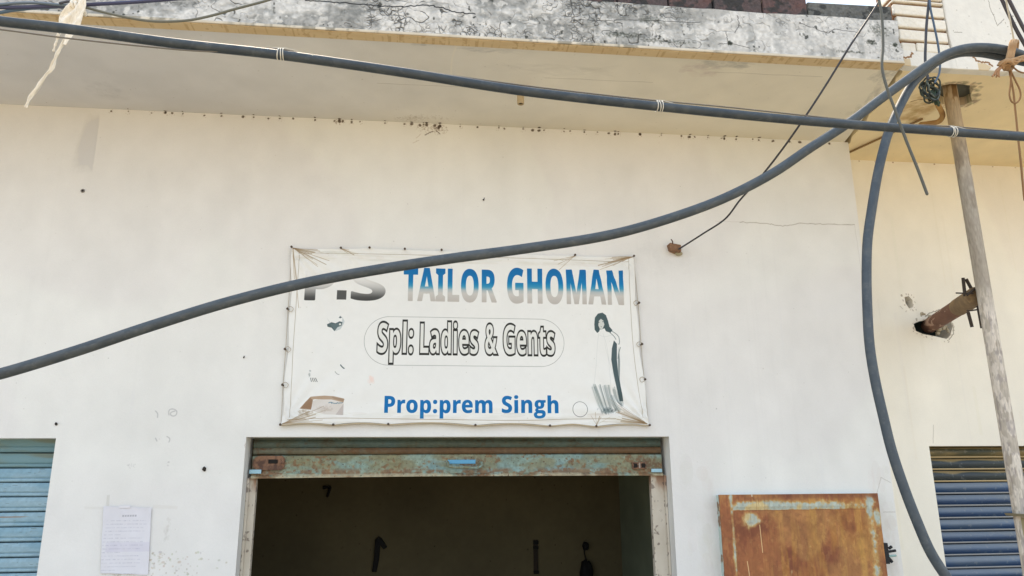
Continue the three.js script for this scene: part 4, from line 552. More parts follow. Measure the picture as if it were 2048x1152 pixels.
{ // plugs and nails in the wall
  const dk = std({ color: 0x2b2724, roughness: 0.8 }), rim = std({ color: 0x8a8682 });
  const plug = (name, label, cat, px, r, ring) => { const t = thing(name, label, cat, [px[0], px[1], 0]); if (ring) { const g = new THREE.TorusGeometry(r, r * 0.38, 8, 18); g.translate(px[0], px[1], 0.003); part('rim', g, rim, t); part('screw', rod([px[0], px[1], -0.01], [px[0], px[1], 0.006], r * 0.75, 12), dk, t); } else { const g = new THREE.SphereGeometry(r, 10, 8), p = g.attributes.position; for (let i = 0; i < p.count; i++) { const n = 0.7 + 0.6 * vnoise(p.getX(i) * 200, p.getY(i) * 200 + p.getZ(i) * 90, 4); p.setXYZ(i, p.getX(i) * n, p.getY(i) * n, p.getZ(i) * 0.6); } g.computeVertexNormals(); g.translate(px[0], px[1], 0.004); part('head', g, dk, t); part('shank', rod([px[0], px[1], -0.02], [px[0] + 0.004, px[1] + 0.006, 0.018], r * 0.35), dk, t); } };
  plug('wall_plug', 'small grey ringed wall plug high on the left of the white wall', 'wall plug', [-1.9417, 3.1918], 0.0085, true);
  plug('wall_nail', 'bent black nail in the wall left of the rolled up shutter', 'nail', [-1.145, 1.666], 0.0105, false);
  plug('wall_nail', 'tiny grey nail in the wall above the corner of the teal shutter', 'nail', [-1.9076, 1.8981], 0.007, false);
  plug('wall_nail', 'tiny dark nail in the white wall between the lower cable and the banner', 'nail', [-.9911, 2.2571], 0.0045, false);
  plug('wall_nail', 'tiny brown nail on the upper wall above the banner', 'nail', [.3175, 3.2198], 0.0055, false);
}
{ // rusty hook above the banner's right end
  const t = thing('rusty_wall_hook', 'rusty iron hook on a broken brick stub right of the banner, holding a thin wire', 'wall hook', [1.4804, 2.9494, 0]);
  const m = std({ map: paint(128, 128, [0, 0, 0.12, 0.12], (x, y) => mix([158, 124, 98], [104, 76, 58], fbm(x * 60, y * 60, 4, 670))), roughness: 0.95 }), c = [1.4671, 2.9427];
  const g = new RoundedBoxGeometry(0.068, 0.05, 0.06, 4, 0.012), p = g.attributes.position; for (let i = 0; i < p.count; i++) { const n = 0.018 * (fbm(p.getX(i) * 40, p.getY(i) * 40 + p.getZ(i) * 30, 3, 680) - 0.5); p.setXYZ(i, p.getX(i) + n, p.getY(i) + n - 0.25 * p.getX(i), p.getZ(i)); } g.translate(c[0], c[1], 0.02); part('stub', rectUV(g, [c[0], c[1], c[0] + 0.12, c[1] + 0.12]), m, t);
  part('nail', tube([[c[0] - 0.016, c[1] + 0.01, 0.04], [c[0] - 0.018, c[1] + 0.034, 0.052], [c[0] - 0.024, c[1] + 0.046, 0.05]], 0.0035, 16, 6), std({ color: 0x4a342a }), t);
  const g2 = new THREE.DodecahedronGeometry(0.019, 1); g2.scale(1.3, 0.8, 0.7); g2.translate(c[0] + 0.03, c[1] - 0.028, 0.012); part('mortar', g2, std({ color: 0xa29a80 }), t);
}
{ // rusted cabinet low on the right
  const t = thing('rusty_metal_cabinet', 'rust brown metal cabinet with pale blue paint remnants on the wall right of the doorway', 'metal cabinet', [2.1, 0.55, 0.03]);
  const x0 = 1.6205, x1 = 2.5525, y1 = 1.5109, y0 = 0.55, B = [1.55, 0.85, 2.65, 1.55];
  const map = paint(1280, 814, B, (x, y) => {
    const n = fbm(x * 5, y * 3, 4, 701), st = fbm(x * 26, y * 2.2, 4, 703), f = fbm(x * 60, y * 40, 3, 705), sw = fbm(x * 9 + 3, y * 7, 4, 707);
    let c = mix([138, 84, 56], [164, 106, 64], n); c = mix(c, [186, 140, 74], sst(0.5, 0.7, st) * 0.75 * sst(0.35, 0.6, fbm(x * 3 + 2, y * 1.2, 3, 709))); c = mix(c, [116, 64, 44], sst(0.55, 0.7, sw) * 0.6);
    const fx0 = x0 + 0.07, fx1 = x1 - 0.085, fy = y1 - 0.075;          // old frame line where paint survives
    const nb = fbm(x * 13, y * 13, 4, 711), rag = 0.55 * (fbm(x * 24, y * 30, 4, 714) - 0.5) + 0.9 * (fbm(x * 8, y * 9, 3, 715) - 0.5) + 0.35 * (fbm(x * 90, y * 60, 2, 716) - 0.5);
    const below = sst(fy - 0.016, fy - 0.004, y + 0.006 * (nb - 0.5));
    const top = below * Math.exp(-Math.pow((y - fy - 0.008) / 0.034, 2)) * (1.05 - 0.75 * sst(x0 + 0.45, x1 - 0.05, x)) * sst(x0 + 0.03, x0 + 0.1, x), lf = Math.exp(-Math.pow((x - fx0 + 0.004) / 0.016, 2)) * 0.72, rt = Math.exp(-Math.pow((x - fx1 - 0.03) / 0.03, 2)) * 0.7, sp = Math.exp(-(Math.pow((x - x0 - 0.17) / 0.05, 2) + Math.pow((y - y1 + 0.135) / 0.042, 2))) * 1.25, sp2 = Math.exp(-(Math.pow((x - x1 + 0.02) / 0.03, 2) + Math.pow((y - y1 + 0.13) / 0.06, 2))), st2 = sst(0.5, 0.7, fbm(x * 5 + 4, y * 2.4, 3, 717));
    c = mix(c, [178, 128, 58], 0.5 * st2 * sst(0.42, 0.62, fbm(x * 34, y * 3, 3, 718)));
    const pale = sst(0.42, 0.78, Math.max(top, lf, rt, sp, sp2) + rag * 1.05), halo = sst(0.2, 0.6, Math.max(top, lf, rt, sp, sp2) + rag * 0.8);
    c = mix(c, [188, 152, 92], halo * 0.7); c = mix(c, [196, 158, 92], 0.35 * sst(0.5, 0.64, fbm(x * 4.2 + 1, y * 3.1 + 6, 4, 722))); c = mix(c, mix([206, 190, 142], [176, 192, 188], sst(0.4, 0.6, nb + 0.25 * pale - 0.12)), pale * 0.9);
    c = mix(c, [108, 60, 46], 0.5 * sst(y1 - 0.035, y1 - 0.01, y) * sst(x0 + 0.2, x0 + 0.35, x));
    const pit = sst(0.62, 0.72, fbm(x * 75, y * 75, 3, 719)); c = mix(c, [92, 52, 38], pit * 0.12); c = mix(c, [206, 164, 100], 0.18 * sst(0.64, 0.72, fbm(x * 42 + 9, y * 30, 4, 720))); const v = 0.9 + 0.2 * f; return [c[0] * v, c[1] * v, c[2] * v];
  }, (c) => {
    c.strokeStyle = 'rgba(226,196,146,.95)'; c.lineWidth = 0.004; curve(c, [[1.8422, 1.3486], [1.8447, 1.2831], [1.846, 1.2052]]); c.stroke(); curve(c, [[1.7538, 1.1606], [1.7584, 1.117], [1.7604, 1.0763]]); c.stroke();
    c.strokeStyle = 'rgba(96,54,38,.5)'; c.lineWidth = 0.003; wiggle(c, [[1.7055, 1.4267], [2.4664, 1.4261]], 0.004, 3); wiggle(c, [[1.6998, 1.4268], [1.6939, 1.0878]], 0.004, 4);
    const q = rng(19); for (let i = 0; i < 260; i++) { c.fillStyle = q() < 0.5 ? `rgba(206,160,84,${0.05 + 0.16 * q()})` : `rgba(88,48,34,${0.06 + 0.16 * q()})`; c.fillRect(x0 + (x1 - x0) * q(), 0.88 + 0.62 * q(), 0.001 + 0.004 * q(), 0.02 + 0.13 * q()); }
    c.fillStyle = 'rgba(214,206,190,.9)'; c.fillRect(x0 + 0.185, y1 - 0.012, 0.006, 0.012);
  });
  const cm = std({ map, roughness: 0.72, metalness: 0.1, bumpMap: bumpTex(640, 407, B, (x, y) => 0.5 + 0.5 * (fbm(x * 7, y * 5, 3, 721) - 0.5) + 0.25 * (fbm(x * 60, y * 60, 2, 723) - 0.5)), bumpScale: 0.003 });
  const g = new THREE.BoxGeometry(x1 - x0, y1 - y0, 0.012, 60, 60, 2), p = g.attributes.position;
  for (let i = 0; i < p.count; i++) { const x = p.getX(i), y = p.getY(i), ex = (x1 - x0) / 2 - Math.abs(x), ey = (y1 - y0) / 2 - y; let z = p.getZ(i) + 0.006 * (fbm(x * 4, y * 4, 3, 731) - 0.5); const fr = Math.min(ex / 0.075, ey / 0.075); z -= 0.006 * sst(0.85, 1.1, fr); p.setZ(i, z); if (ex < 0.005) p.setX(i, x + Math.sign(x) * 0.005 * (fbm(y * 14, x * 3, 3, 733) - 0.5)); }
  g.translate((x0 + x1) / 2, (y0 + y1) / 2, 0.056);
  part('cover', rectUV(g, B), cm, t, 'rust brown sheet metal cover');
  const sideM = std({ roughness: 0.7, map: paint(64, 512, [0, 0.5, 0.1, 1.6], (x, y) => { const n = sst(0.54, 0.66, fbm(x * 30, y * 22, 4, 741)); return mix([182, 200, 196], [134, 108, 86], n); }) });
  part('body', rectUV(box(x0 + 0.006, x1 - 0.006, y0 + 0.01, y1 - 0.004, -0.002, 0.048), [x0, 0.5, x0 + 0.1, 1.6]), sideM, t);
  const dk = std({ color: 0x24262a, roughness: 0.6, metalness: 0.4 }), L = (px, py) => px;
  const l = part('latch', rbox(2.5497, 2.5763, 1.1328, 1.243, 0.03, 0.062, 0.003), dk, t);
  part('latch_bar', rod([2.5663, 1.1946, .05], [2.6238, 1.2015, .05], 0.007), dk, l); part('latch_bar', rod([2.563, 1.1709, .05], [2.623, 1.1752, .05], 0.006), std({ color: 0x8fb0ac, roughness: 0.6 }), l); part('latch_bar', rod([2.5866, 1.2128, .05], [2.603, 1.2231, .05], 0.008), dk, l); part('latch_bar', rod([2.5715, 1.1682, .05], [2.5944, 1.1415, .05], 0.009), dk, l);
}

// ---------------------------------------------------------------- pole with its bracket
const poleX = 2.888, poleZ = 0.7;
{
  const t = thing('iron_pole', 'tall weathered iron pole with peeling whitewash standing through the right canopy', 'pole', [poleX, 0, poleZ]);
  const pm = std({ roughness: 0.85, map: paint(256, 2048, [0, 0, 0.32, 3.8], (x, y) => {
    const xx = Math.abs(x - 0.16) * 2, n = fbm(xx * 14, y * 14, 4, 751), lo = 1 - sst(2.35, 2.6, y), hi = sst(3.05, 3.45, y), fl = sst(0.5, 0.58, fbm(xx * 22 + 5, y * 20, 4, 753)), f = fbm(xx * 60, y * 40, 2, 755);
    let c = mix([172, 164, 150], [146, 136, 122], n); c = mix(c, [166, 138, 96], hi * 0.65); c = mix(c, [112, 98, 80], 0.45 * sst(0.55, 0.72, fbm(xx * 12, y * 8, 4, 752))); c = mix(c, [218, 210, 198], lo * 0.8 * (1 - 0.55 * fl)); c = mix(c, [146, 138, 136], lo * sst(0.55, 0.62, fbm(xx * 30 + 5, y * 22, 4, 759)) * 0.5); c = mix(c, [112, 84, 48], sst(3.5, 3.62, y) * sst(0.4, 0.6, fbm(xx * 16, y * 16, 3, 757)));
    const v = 0.9 + 0.2 * f; return [c[0] * v, c[1] * v, c[2] * v];
  }) });
  const g = new THREE.CylinderGeometry(0.0355, 0.0355, 3.86, 28, 1); g.translate(poleX, 1.93, poleZ); part('tube', g, pm, t);
  // flat collar plate
  const cg = new THREE.CylinderGeometry(0.085, 0.078, 0.012, 30); cg.rotateZ(-0.08); cg.translate(poleX + 0.01, 1.4137, poleZ + 0.01);
  part('collar_plate', cg, std({ color: 0x7d7660, roughness: 0.8 }), t, 'flat iron collar plate near the bottom right corner');
  const lower = new THREE.CylinderGeometry(0.0385, 0.0385, 0.5, 28); lower.translate(poleX + 0.004, 1.4137 - 0.258, poleZ); part('lower_sleeve', lower, std({ roughness: 0.8, map: paint(128, 256, [0, 0, 0.3, 0.5], (x, y) => mix([168, 158, 122], [124, 114, 84], fbm(x * 20, y * 10, 4, 761))) }), t);
  // bracket tube into the wall
  const A = [3.3084, 2.5684, -.34], B = [poleX - 0.02, 2.5217, poleZ - 0.02], d = V(B).sub(V(A));
  const lerp = (s) => V(A).addScaledVector(d, s).toArray();
  const rust = std({ roughness: 0.9, map: paint(256, 256, [0, 0, 1, 1], (x, y) => { const n = fbm(x * 12, y * 12, 4, 771), s = sst(0.66, 0.7, fbm(x * 9 + 2, y * 9, 3, 773)); return mix(mix([124, 86, 68], [94, 64, 50], n), [196, 170, 150], s * 0.6); }) });
  part('bracket_tube', rod(lerp(0), lerp(0.68), 0.047, 26), rust, t, 'rusty brown bracket tube running from the broken wall to the pole');
  part('bracket_socket', rod(lerp(0.66), lerp(0.97), 0.0495, 26), std({ roughness: 0.85, map: paint(128, 128, [0, 0, 1, 1], (x, y) => mix([150, 124, 84], [98, 78, 56], fbm(x * 8, y * 8, 4, 775))) }), t);
  const bar = std({ color: 0x3a312a, roughness: 0.85 }), z = 0.62;
  const bars = [[[2.8456, 2.6293, .62], [2.8404, 2.53, .62], 0.0085], [[2.8621, 2.6242, .62], [2.8865, 2.5639, .62], 0.0085], [[2.7601, 2.5348, .66], [2.8567, 2.5341, .66], 0.004], [[2.8428, 2.4428, .62], [2.8518, 2.3621, .62], 0.0085], [[2.8735, 2.4668, .66], [2.8755, 2.3491, .66], 0.0085], [[2.8063, 2.4387, .66], [2.8759, 2.448, .66], 0.004], [[2.821, 2.5253, .66], [2.8858, 2.5702, .66], 0.007]];
  for (const [a, b, r] of bars) part('clamp_rod', rod(a, b, r, 8), bar, t);
  // mortar crumbs at the hole in the wall
  const q = rng(44); const cr = []; for (let i = 0; i < 26; i++) { const e = i < 16 ? [1878 + 26 * q(), 664 + 14 * q()] : [0, 0]; const gg = new THREE.DodecahedronGeometry(0.006 + 0.012 * q(), 0); const a = i < 16 ? [3.28 + 0.1 * q(), 2.5 + 0.075 * q()] : [3.19 + 0.14 * q(), 2.605 + 0.035 * q()]; gg.rotateX(q() * 3).rotateY(q() * 3); gg.translate(a[0], a[1], -0.27 + 0.03 * q()); cr.push(gg.toNonIndexed()); }
  const crumbs = part('broken_plaster', mergeGeometries(cr), std({ color: 0xa9a08c, roughness: 0.95 }), house, 'broken plaster crumbs round the bracket hole'); crumbs.userData.kind = 'stuff';
}
{ // old elbow pipe and conduit beside the pole
  const t = thing('elbow_pipe', 'short brown stained elbow pipe hanging from the right canopy beside the pole', 'pipe', [2.8638, 3.5725, .62]), m = std({ roughness: 0.85, map: paint(128, 128, [0, 0, 1, 1], (x, y) => mix([186, 150, 92], [134, 96, 54], fbm(x * 8, y * 8, 4, 781))) });
  part('pipe', tube([[2.7828, 3.6468, .7], [2.8202, 3.604, .68], [2.8646, 3.5716, .64], [2.8666, 3.5579, .6], [2.8311, 3.5637, .56], [2.8174, 3.5767, .52]], 0.0145, 50, 12), m, t);
  const c = thing('thin_conduit', 'thin brown rod fixed along the underside of the right canopy', 'rod', [2.6897, 3.6323, 0]), a = [2.9456, 3.693, .3725], b = [2.7539, 3.693, -.1589];
  part('rod', rod(b, a, 0.006, 8), std({ color: 0x8a6f4a }), c);
  const s = thing('drain_spout', 'short pale drain spout poking down from the middle of the shop canopy', 'drain pipe', [.4924, 3.7036, .4001]), e = [.4847, 3.7, .4843];
  const ring = new THREE.LatheGeometry([[0.013, -0.098], [0.0185, -0.098], [0.0195, -0.093], [0.0195, 0.02], [0.013, 0.02], [0.013, -0.098]].map((v) => new THREE.Vector2(...v)), 20); ring.translate(e[0], e[1], e[2]); part('spout', ring, std({ color: 0xb9a888 }), s); const core = new THREE.CylinderGeometry(0.0128, 0.0128, 0.02, 16); core.translate(e[0], e[1] - 0.08, e[2]); part('dark_bore', core, std({ color: 0x2a2418 }), s);
}

// ---------------------------------------------------------------- cables
const cableM = (s, a, b) => std({ roughness: 0.56, map: paint(1024, 64, [0, 0, 1, 1], (x, y) => { const n = fbm(x * 90, y * 4, 4, 800 + s), d = sst(0.45, 0.75, fbm(x * 160, y * 5, 4, 810 + s)), sc = sst(0.7, 0.78, fbm(x * 420, y * 9, 2, 815 + s)); let c = mix(a, b, n); c = mix(c, [112, 112, 108], d * 0.22); return mix(c, [132, 132, 128], sc * 0.15); }) });
const tieM = std({ color: 0xd8d4c8, roughness: 0.5 }), steelM = std({ color: 0x77726a, roughness: 0.5, metalness: 0.5 }), darkWire = std({ color: 0x34343a, roughness: 0.5 });
{
  const t = thing('overhead_cable', 'thick dark cable sloping across the canopy from upper left to right, tied with white wire', 'cable', [.2895, 2.9845, 1.74]);
  part('cable', tube([[-1.5708, 3.0099, 1.985], [-1.4322, 3.0081, 1.976], [-1.3472, 3.0021, 1.97], [-1.1671, 2.9938, 1.958], [-.8312, 2.9765, 1.935], [-.5033, 2.9687, 1.916], [-.1101, 2.9401, 1.891], [.3023, 2.9083, 1.868], [.7909, 2.8886, 1.842], [1.3476, 2.872, 1.814], [1.9646, 2.8743, 1.784], [2.2836, 2.8732, 1.77], [2.6235, 2.875, 1.755], [3.0899, 2.8797, 1.735]].map((p, i) => [p[0], p[1] + 0.002 * Math.sin(i * 2.3), p[2]]), 0.0164, 260, 16), cableM(1, [42, 53, 64], [62, 70, 75]), t);
  part('steel_wire', tube([[-1.564, 2.9775, 1.987], [-1.3412, 2.9694, 1.972], [-1.1547, 2.9601, 1.959], [-.9038, 2.9548, 1.942], [-.7213, 2.9568, 1.931], [-.5041, 2.9869, 1.918], [-.3744, 2.9654, 1.91], [-.1105, 2.954, 1.893], [.3023, 2.9283, 1.87], [.5524, 2.9166, 1.857], [.7915, 2.9092, 1.844], [1.0568, 2.905, 1.83], [1.3491, 2.8953, 1.816], [1.6722, 2.8871, 1.8], [1.9664, 2.8942, 1.786], [2.2854, 2.8913, 1.772], [2.8537, 2.8889, 1.748]], 0.0028, 240, 6), steelM, t);
  const wraps = (px, slant, n, s) => { const q = rng(s), c = px, gs = []; for (let i = 0; i < n; i++) { const g = new THREE.TorusGeometry(0.0188, 0.0018, 6, 26); g.rotateY(Math.PI / 2 + 0.25 * (q() - 0.5)); g.rotateZ(slant + 0.2 * (q() - 0.5)); g.translate(c[0] + (i - (n - 1) / 2) * 0.0085 + 0.004 * (q() - 0.5), c[1], c[2]); gs.push(g); } gs.push(tube([[c[0] - 0.03, c[1] + 0.022, c[2]], [c[0], c[1] + 0.023, c[2] + 0.004], [c[0] + 0.05, c[1] + 0.013, c[2] + 0.006]], 0.0014, 16, 6)); part('wire_tie', mergeGeometries(gs), tieM, t); };
  wraps([-.5003, 2.9695, 1.915], 0, 3, 1); wraps([.8059, 2.888, 1.841], 0.05, 3, 2); wraps([1.9746, 2.8727, 1.784], 0.1, 3, 3);
}
const z2 = 1.6;
{
  const t = thing('looping_cable', 'thick grey cable rising from the lower left across the banner to the rope knot', 'cable', [.3012, 2.4066, 1.6]);
  part('cable', tube([[-1.6036, 1.8754, 1.6], [-1.4621, 1.9195, 1.6], [-1.3757, 1.9461, 1.6], [-1.1554, 2.0226, 1.6], [-.9277, 2.1069, 1.6], [-.6914, 2.1945, 1.6], [-.4449, 2.2692, 1.6], [-.1886, 2.3226, 1.6], [.0761, 2.3721, 1.6], [.3492, 2.4213, 1.6], [.631, 2.472, 1.6], [.7857, 2.5122, 1.6], [1.0255, 2.6023, 1.6], [1.1701, 2.6668, 1.6], [1.341, 2.7589, 1.6], [1.4979, 2.87, 1.6], [1.6822, 2.9946, 1.6], [1.8258, 3.0983, 1.6], [1.9488, 3.1896, 1.6], [2.0495, 3.2652, 1.6], [2.1494, 3.3255, 1.6], [2.2465, 3.3601, 1.6], [2.3296, 3.375, 1.6], [2.4099, 3.3705, 1.6], [2.4987, 3.3472, 1.6], [2.6283, 3.2928, 1.6], [2.7964, 3.1978, 1.6]].map((p, i) => [p[0], p[1] + 0.0025 * Math.sin(i * 1.9), p[2]]), 0.0188, 320, 16), cableM(2, [54, 63, 70], [76, 84, 89]), t);
  const sc = part('torn_sleeve', tube([...[[.7084, 2.5009, 1.6], [.7259, 2.5063, 1.6], [.7393, 2.5078, 1.6], [.759, 2.5173, 1.6]]], 0.0055, 16, 6), std({ color: 0x9a9fa2 }), t); sc.userData.label = 'pale torn scuff on top of the cable';
}
{
  const t = thing('drooping_cable', 'thick grey cable dropping in a long curve down the right end of the white wall', 'cable', [1.6949, 2.2618, 1.56]);
  part('cable', tube([[2.8555, 3.2959, 1.56], [2.6236, 3.3307, 1.56], [2.5315, 3.3446, 1.56], [2.4402, 3.3608, 1.56], [2.3485, 3.3721, 1.56], [2.2542, 3.3661, 1.56], [2.1553, 3.3263, 1.56], [2.0777, 3.2693, 1.56], [2.0134, 3.2044, 1.56], [1.9571, 3.1269, 1.56], [1.9105, 3.0512, 1.56], [1.8672, 2.9632, 1.56], [1.8041, 2.8057, 1.56], [1.7556, 2.6533, 1.56], [1.719, 2.5054, 1.56], [1.6937, 2.3617, 1.56], [1.6773, 2.2219, 1.56], [1.6714, 2.0857, 1.56], [1.6736, 1.9527, 1.56], [1.6857, 1.8228, 1.56], [1.7053, 1.6956, 1.56], [1.7303, 1.5711, 1.56], [1.7625, 1.449, 1.56], [1.8033, 1.3392, 1.56], [1.8505, 1.251, 1.56], [1.9202, 1.1437, 1.56], [2.0137, 1.0275, 1.56]].map((p, i) => [p[0] + 0.002 * Math.sin(i * 2.1), p[1], p[2]]), 0.0182, 280, 16), cableM(3, [56, 67, 78], [78, 88, 96]), t);
}
const wire = (name, label, cat, pts, r, mat, pn = 'wire') => { const t = thing(name, label, cat, pts[0]); part(pn, tube(pts, r, 120, 8), mat, t); return t; };
wire('thin_wire', 'thin black wire running diagonally from the canopy top down to the rusty hook', 'wire', [[2.2116, 3.9406, 1.2], [2.1867, 3.8793, 1.18], [2.0445, 3.6626, 1.12], [1.9521, 3.5026, 1.04], [1.8589, 3.3507, .96], [1.7968, 3.2386, .82], [1.7329, 3.1369, .66], [1.7086, 3.094, .46], [1.6819, 3.0385, .3], [1.5968, 2.992, .16], [1.4837, 2.9276, .06]], 0.0052, darkWire);
wire('loose_wire', 'thin grey wire hanging in front of the cables with its free end on the right', 'wire', [[1.7057, 3.4343, 1.84], [1.7143, 3.3462, 1.84], [1.7014, 3.1934, 1.84], [1.684, 3.0967, 1.84], [1.6899, 3.0238, 1.84], [1.7114, 2.9219, 1.84], [1.7375, 2.8018, 1.84], [1.7671, 2.6842, 1.84], [1.788, 2.5916, 1.84]], 0.0052, std({ color: 0x55564f, roughness: 0.6 }));
wire('thin_wire', 'black wire dropping straight down behind the grey cable to the wire coil', 'wire', [[2.5963, 4.1327, 1.05], [2.5584, 3.9796, 1.05], [2.5286, 3.8595, 1.05], [2.5049, 3.7417, 1.05], [2.4871, 3.6262, 1.05], [2.4885, 3.5472, 1.05]], 0.0068, darkWire);
wire('thin_wire', 'slim blue wire curving down beside the black one to the coil', 'wire', [[2.5823, 4.1242, 1.06], [2.5587, 3.9727, 1.06], [2.5625, 3.8552, 1.06], [2.5663, 3.7394, 1.06], [2.5589, 3.6246, 1.06], [2.5452, 3.5729, 1.06], [2.5157, 3.5235, 1.06]], 0.0052, std({ color: 0x46586c, roughness: 0.5 }));
wire('thin_wire', 'dark cable crossing the top right corner, inner one of two', 'wire', [[2.5305, 3.7943, 1.5], [2.5587, 3.6919, 1.5], [2.5791, 3.6159, 1.5], [2.6062, 3.5259, 1.5], [2.639, 3.4422, 1.5], [2.6782, 3.345, 1.5]], 0.0078, std({ color: 0x3a3434, roughness: 0.5 }));
wire('thin_wire', 'dark cable crossing the top right corner, outer one of two', 'wire', [[2.5491, 3.781, 1.52], [2.5745, 3.6789, 1.52], [2.5956, 3.6086, 1.52], [2.6233, 3.5241, 1.52], [2.6733, 3.4071, 1.52]], 0.0078, std({ color: 0x433b3a, roughness: 0.5 }));
{ // coil of wire
  const t = thing('wire_coil', 'tangled dark green coil of wire hanging beside the pole top', 'wire coil', [2.614, 3.5759, .9]), q = rng(5), m = [std({ color: 0x333c33, roughness: 0.6 }), std({ color: 0x585f56, roughness: 0.6 }), std({ color: 0x202623, roughness: 0.6 })], c = [2.6106, 3.5903, .9];
  for (let i = 0; i < 9; i++) { const rx = 0.028 + 0.01 * q(), ry = 0.044 + 0.016 * q(), pts = [], ph = q() * 6; for (let k = 0; k < 14; k++) { const a = k / 14 * 6.283; pts.push([c[0] + rx * Math.cos(a) * (1 + 0.08 * Math.sin(2 * a + ph)) + 0.006 * (q() - 0.5), c[1] + ry * Math.sin(a) + 0.008 * (q() - 0.5) - 0.004 * i % 3, c[2] + 0.02 * (q() - 0.5) + 0.025 * Math.sin(a + ph)]); } part('loop', tube(pts, 0.0045, 70, 6, true), m[i % 3], t); }
  const kn = []; for (let i = 0; i < 6; i++) kn.push(tube([[c[0] - 0.02 + 0.05 * q(), c[1] - 0.02, c[2]], [c[0] - 0.01 + 0.04 * q(), c[1] - 0.06, c[2] + 0.02 * q()], [c[0] + 0.04 * q(), c[1] - 0.085 - 0.02 * q(), c[2]]], 0.0055, 16, 6)); part('knot', mergeGeometries(kn), std({ color: 0x30422f, roughness: 0.6 }), t);
}
{ // brown rope round the two cables at the top right
  const t = thing('rope_knot', 'frayed brown rope knotted round the two grey cables at the top right', 'rope', [2.4573, 3.3255, 1.6]), q = rng(6), ropeM = std({ roughness: 0.95, map: paint(64, 64, [0, 0, 1, 1], (x, y) => mix([190, 158, 118], [150, 116, 82], fbm(x * 20, y * 6, 3, 820))) });
  const gs = []; for (let i = 0; i < 5; i++) { const s = (i - 2) * 3.5; gs.push(tube([[2.4429, 3.377, 1.635], [2.4259, 3.3355, 1.635], [2.4054, 3.287, 1.635], [2.4025, 3.2675, 1.62], [2.4717, 3.3023, 1.56], [2.5216, 3.3805, 1.54], [2.5244, 3.4321, 1.56]].map((p) => [p[0] + s * 0.0018 + 0.002 * (q() - 0.5), p[1], p[2] + 0.004 * q()]), 0.0055, 46, 6, true)); } part('binding', mergeGeometries(gs), ropeM, t);
  const kn = []; for (let i = 0; i < 9; i++) { const j = () => (q() - 0.5) * 16; const P = [[2.3975, 3.2788, 1.64], [2.3488, 3.2559, 1.65], [2.362, 3.268, 1.67], [2.4212, 3.2789, 1.65], [2.4811, 3.3135, 1.63], [2.5564, 3.3556, 1.6]]; kn.push(tube(P.map((p) => [p[0] + 0.03 * (q() - 0.5), p[1] + 0.024 * (q() - 0.5), p[2] + 0.012 * (q() - 0.5)]), 0.005, 40, 6)); } part('knot', mergeGeometries(kn), ropeM, t);
  const fr = []; for (let i = 0; i < 9; i++) { const P = [[2.3634, 3.2614, 1.65], [2.3217, 3.2252, 1.66], [2.3039, 3.2011, 1.66]]; const k = q(); fr.push(tube(P.map((p, n) => [p[0] + 0.018 * n * (k - 0.3), p[1] + 0.01 * (q() - 0.5), p[2] + 0.006 * (q() - 0.5)]), 0.0028, 16, 5)); } part('frayed_end', mergeGeometries(fr), std({ color: 0xa67f5c, roughness: 0.95 }), t);
  const st = thing('hanging_string', 'thin brown string with a loop hanging from the rope knot at the right edge', 'string', [2.4569, 3.2494, 1.6]), sm = std({ color: 0x8a6a48, roughness: 0.95 });
  part('string', tube([[2.4369, 3.2909, 1.6], [2.4337, 3.2363, 1.6], [2.4342, 3.1776, 1.6], [2.4296, 3.117, 1.6], [2.4238, 3.05, 1.6], [2.4156, 2.9587, 1.6], [2.4076, 2.8577, 1.6], [2.3968, 2.7431, 1.6], [2.3918, 2.6823, 1.6]], 0.0042, 80, 6), sm, st);
  part('loop', tube([[2.4305, 3.278, 1.605], [2.4477, 3.2224, 1.605], [2.4611, 3.1717, 1.605], [2.4548, 3.1388, 1.605], [2.4319, 3.1144, 1.605], [2.4143, 3.1181, 1.605], [2.4081, 3.1455, 1.605], [2.4232, 3.2023, 1.605], [2.4371, 3.2642, 1.605]], 0.0038, 60, 6), sm, st);
  part('rising_cord', tube([[2.5205, 3.4368, 1.56], [2.5221, 3.4962, 1.56], [2.5218, 3.5711, 1.56], [2.5214, 3.6468, 1.56], [2.5211, 3.7234, 1.56]], 0.0035, 60, 6), std({ color: 0xb4a890, roughness: 0.9 }), t, 'pale thin cord rising from the knot');
  part('loose_end', tube([[2.451, 3.2917, 1.6], [2.4746, 3.2694, 1.6], [2.5056, 3.2617, 1.6], [2.5545, 3.2741, 1.6]], 0.0035, 30, 6), sm, t);
}
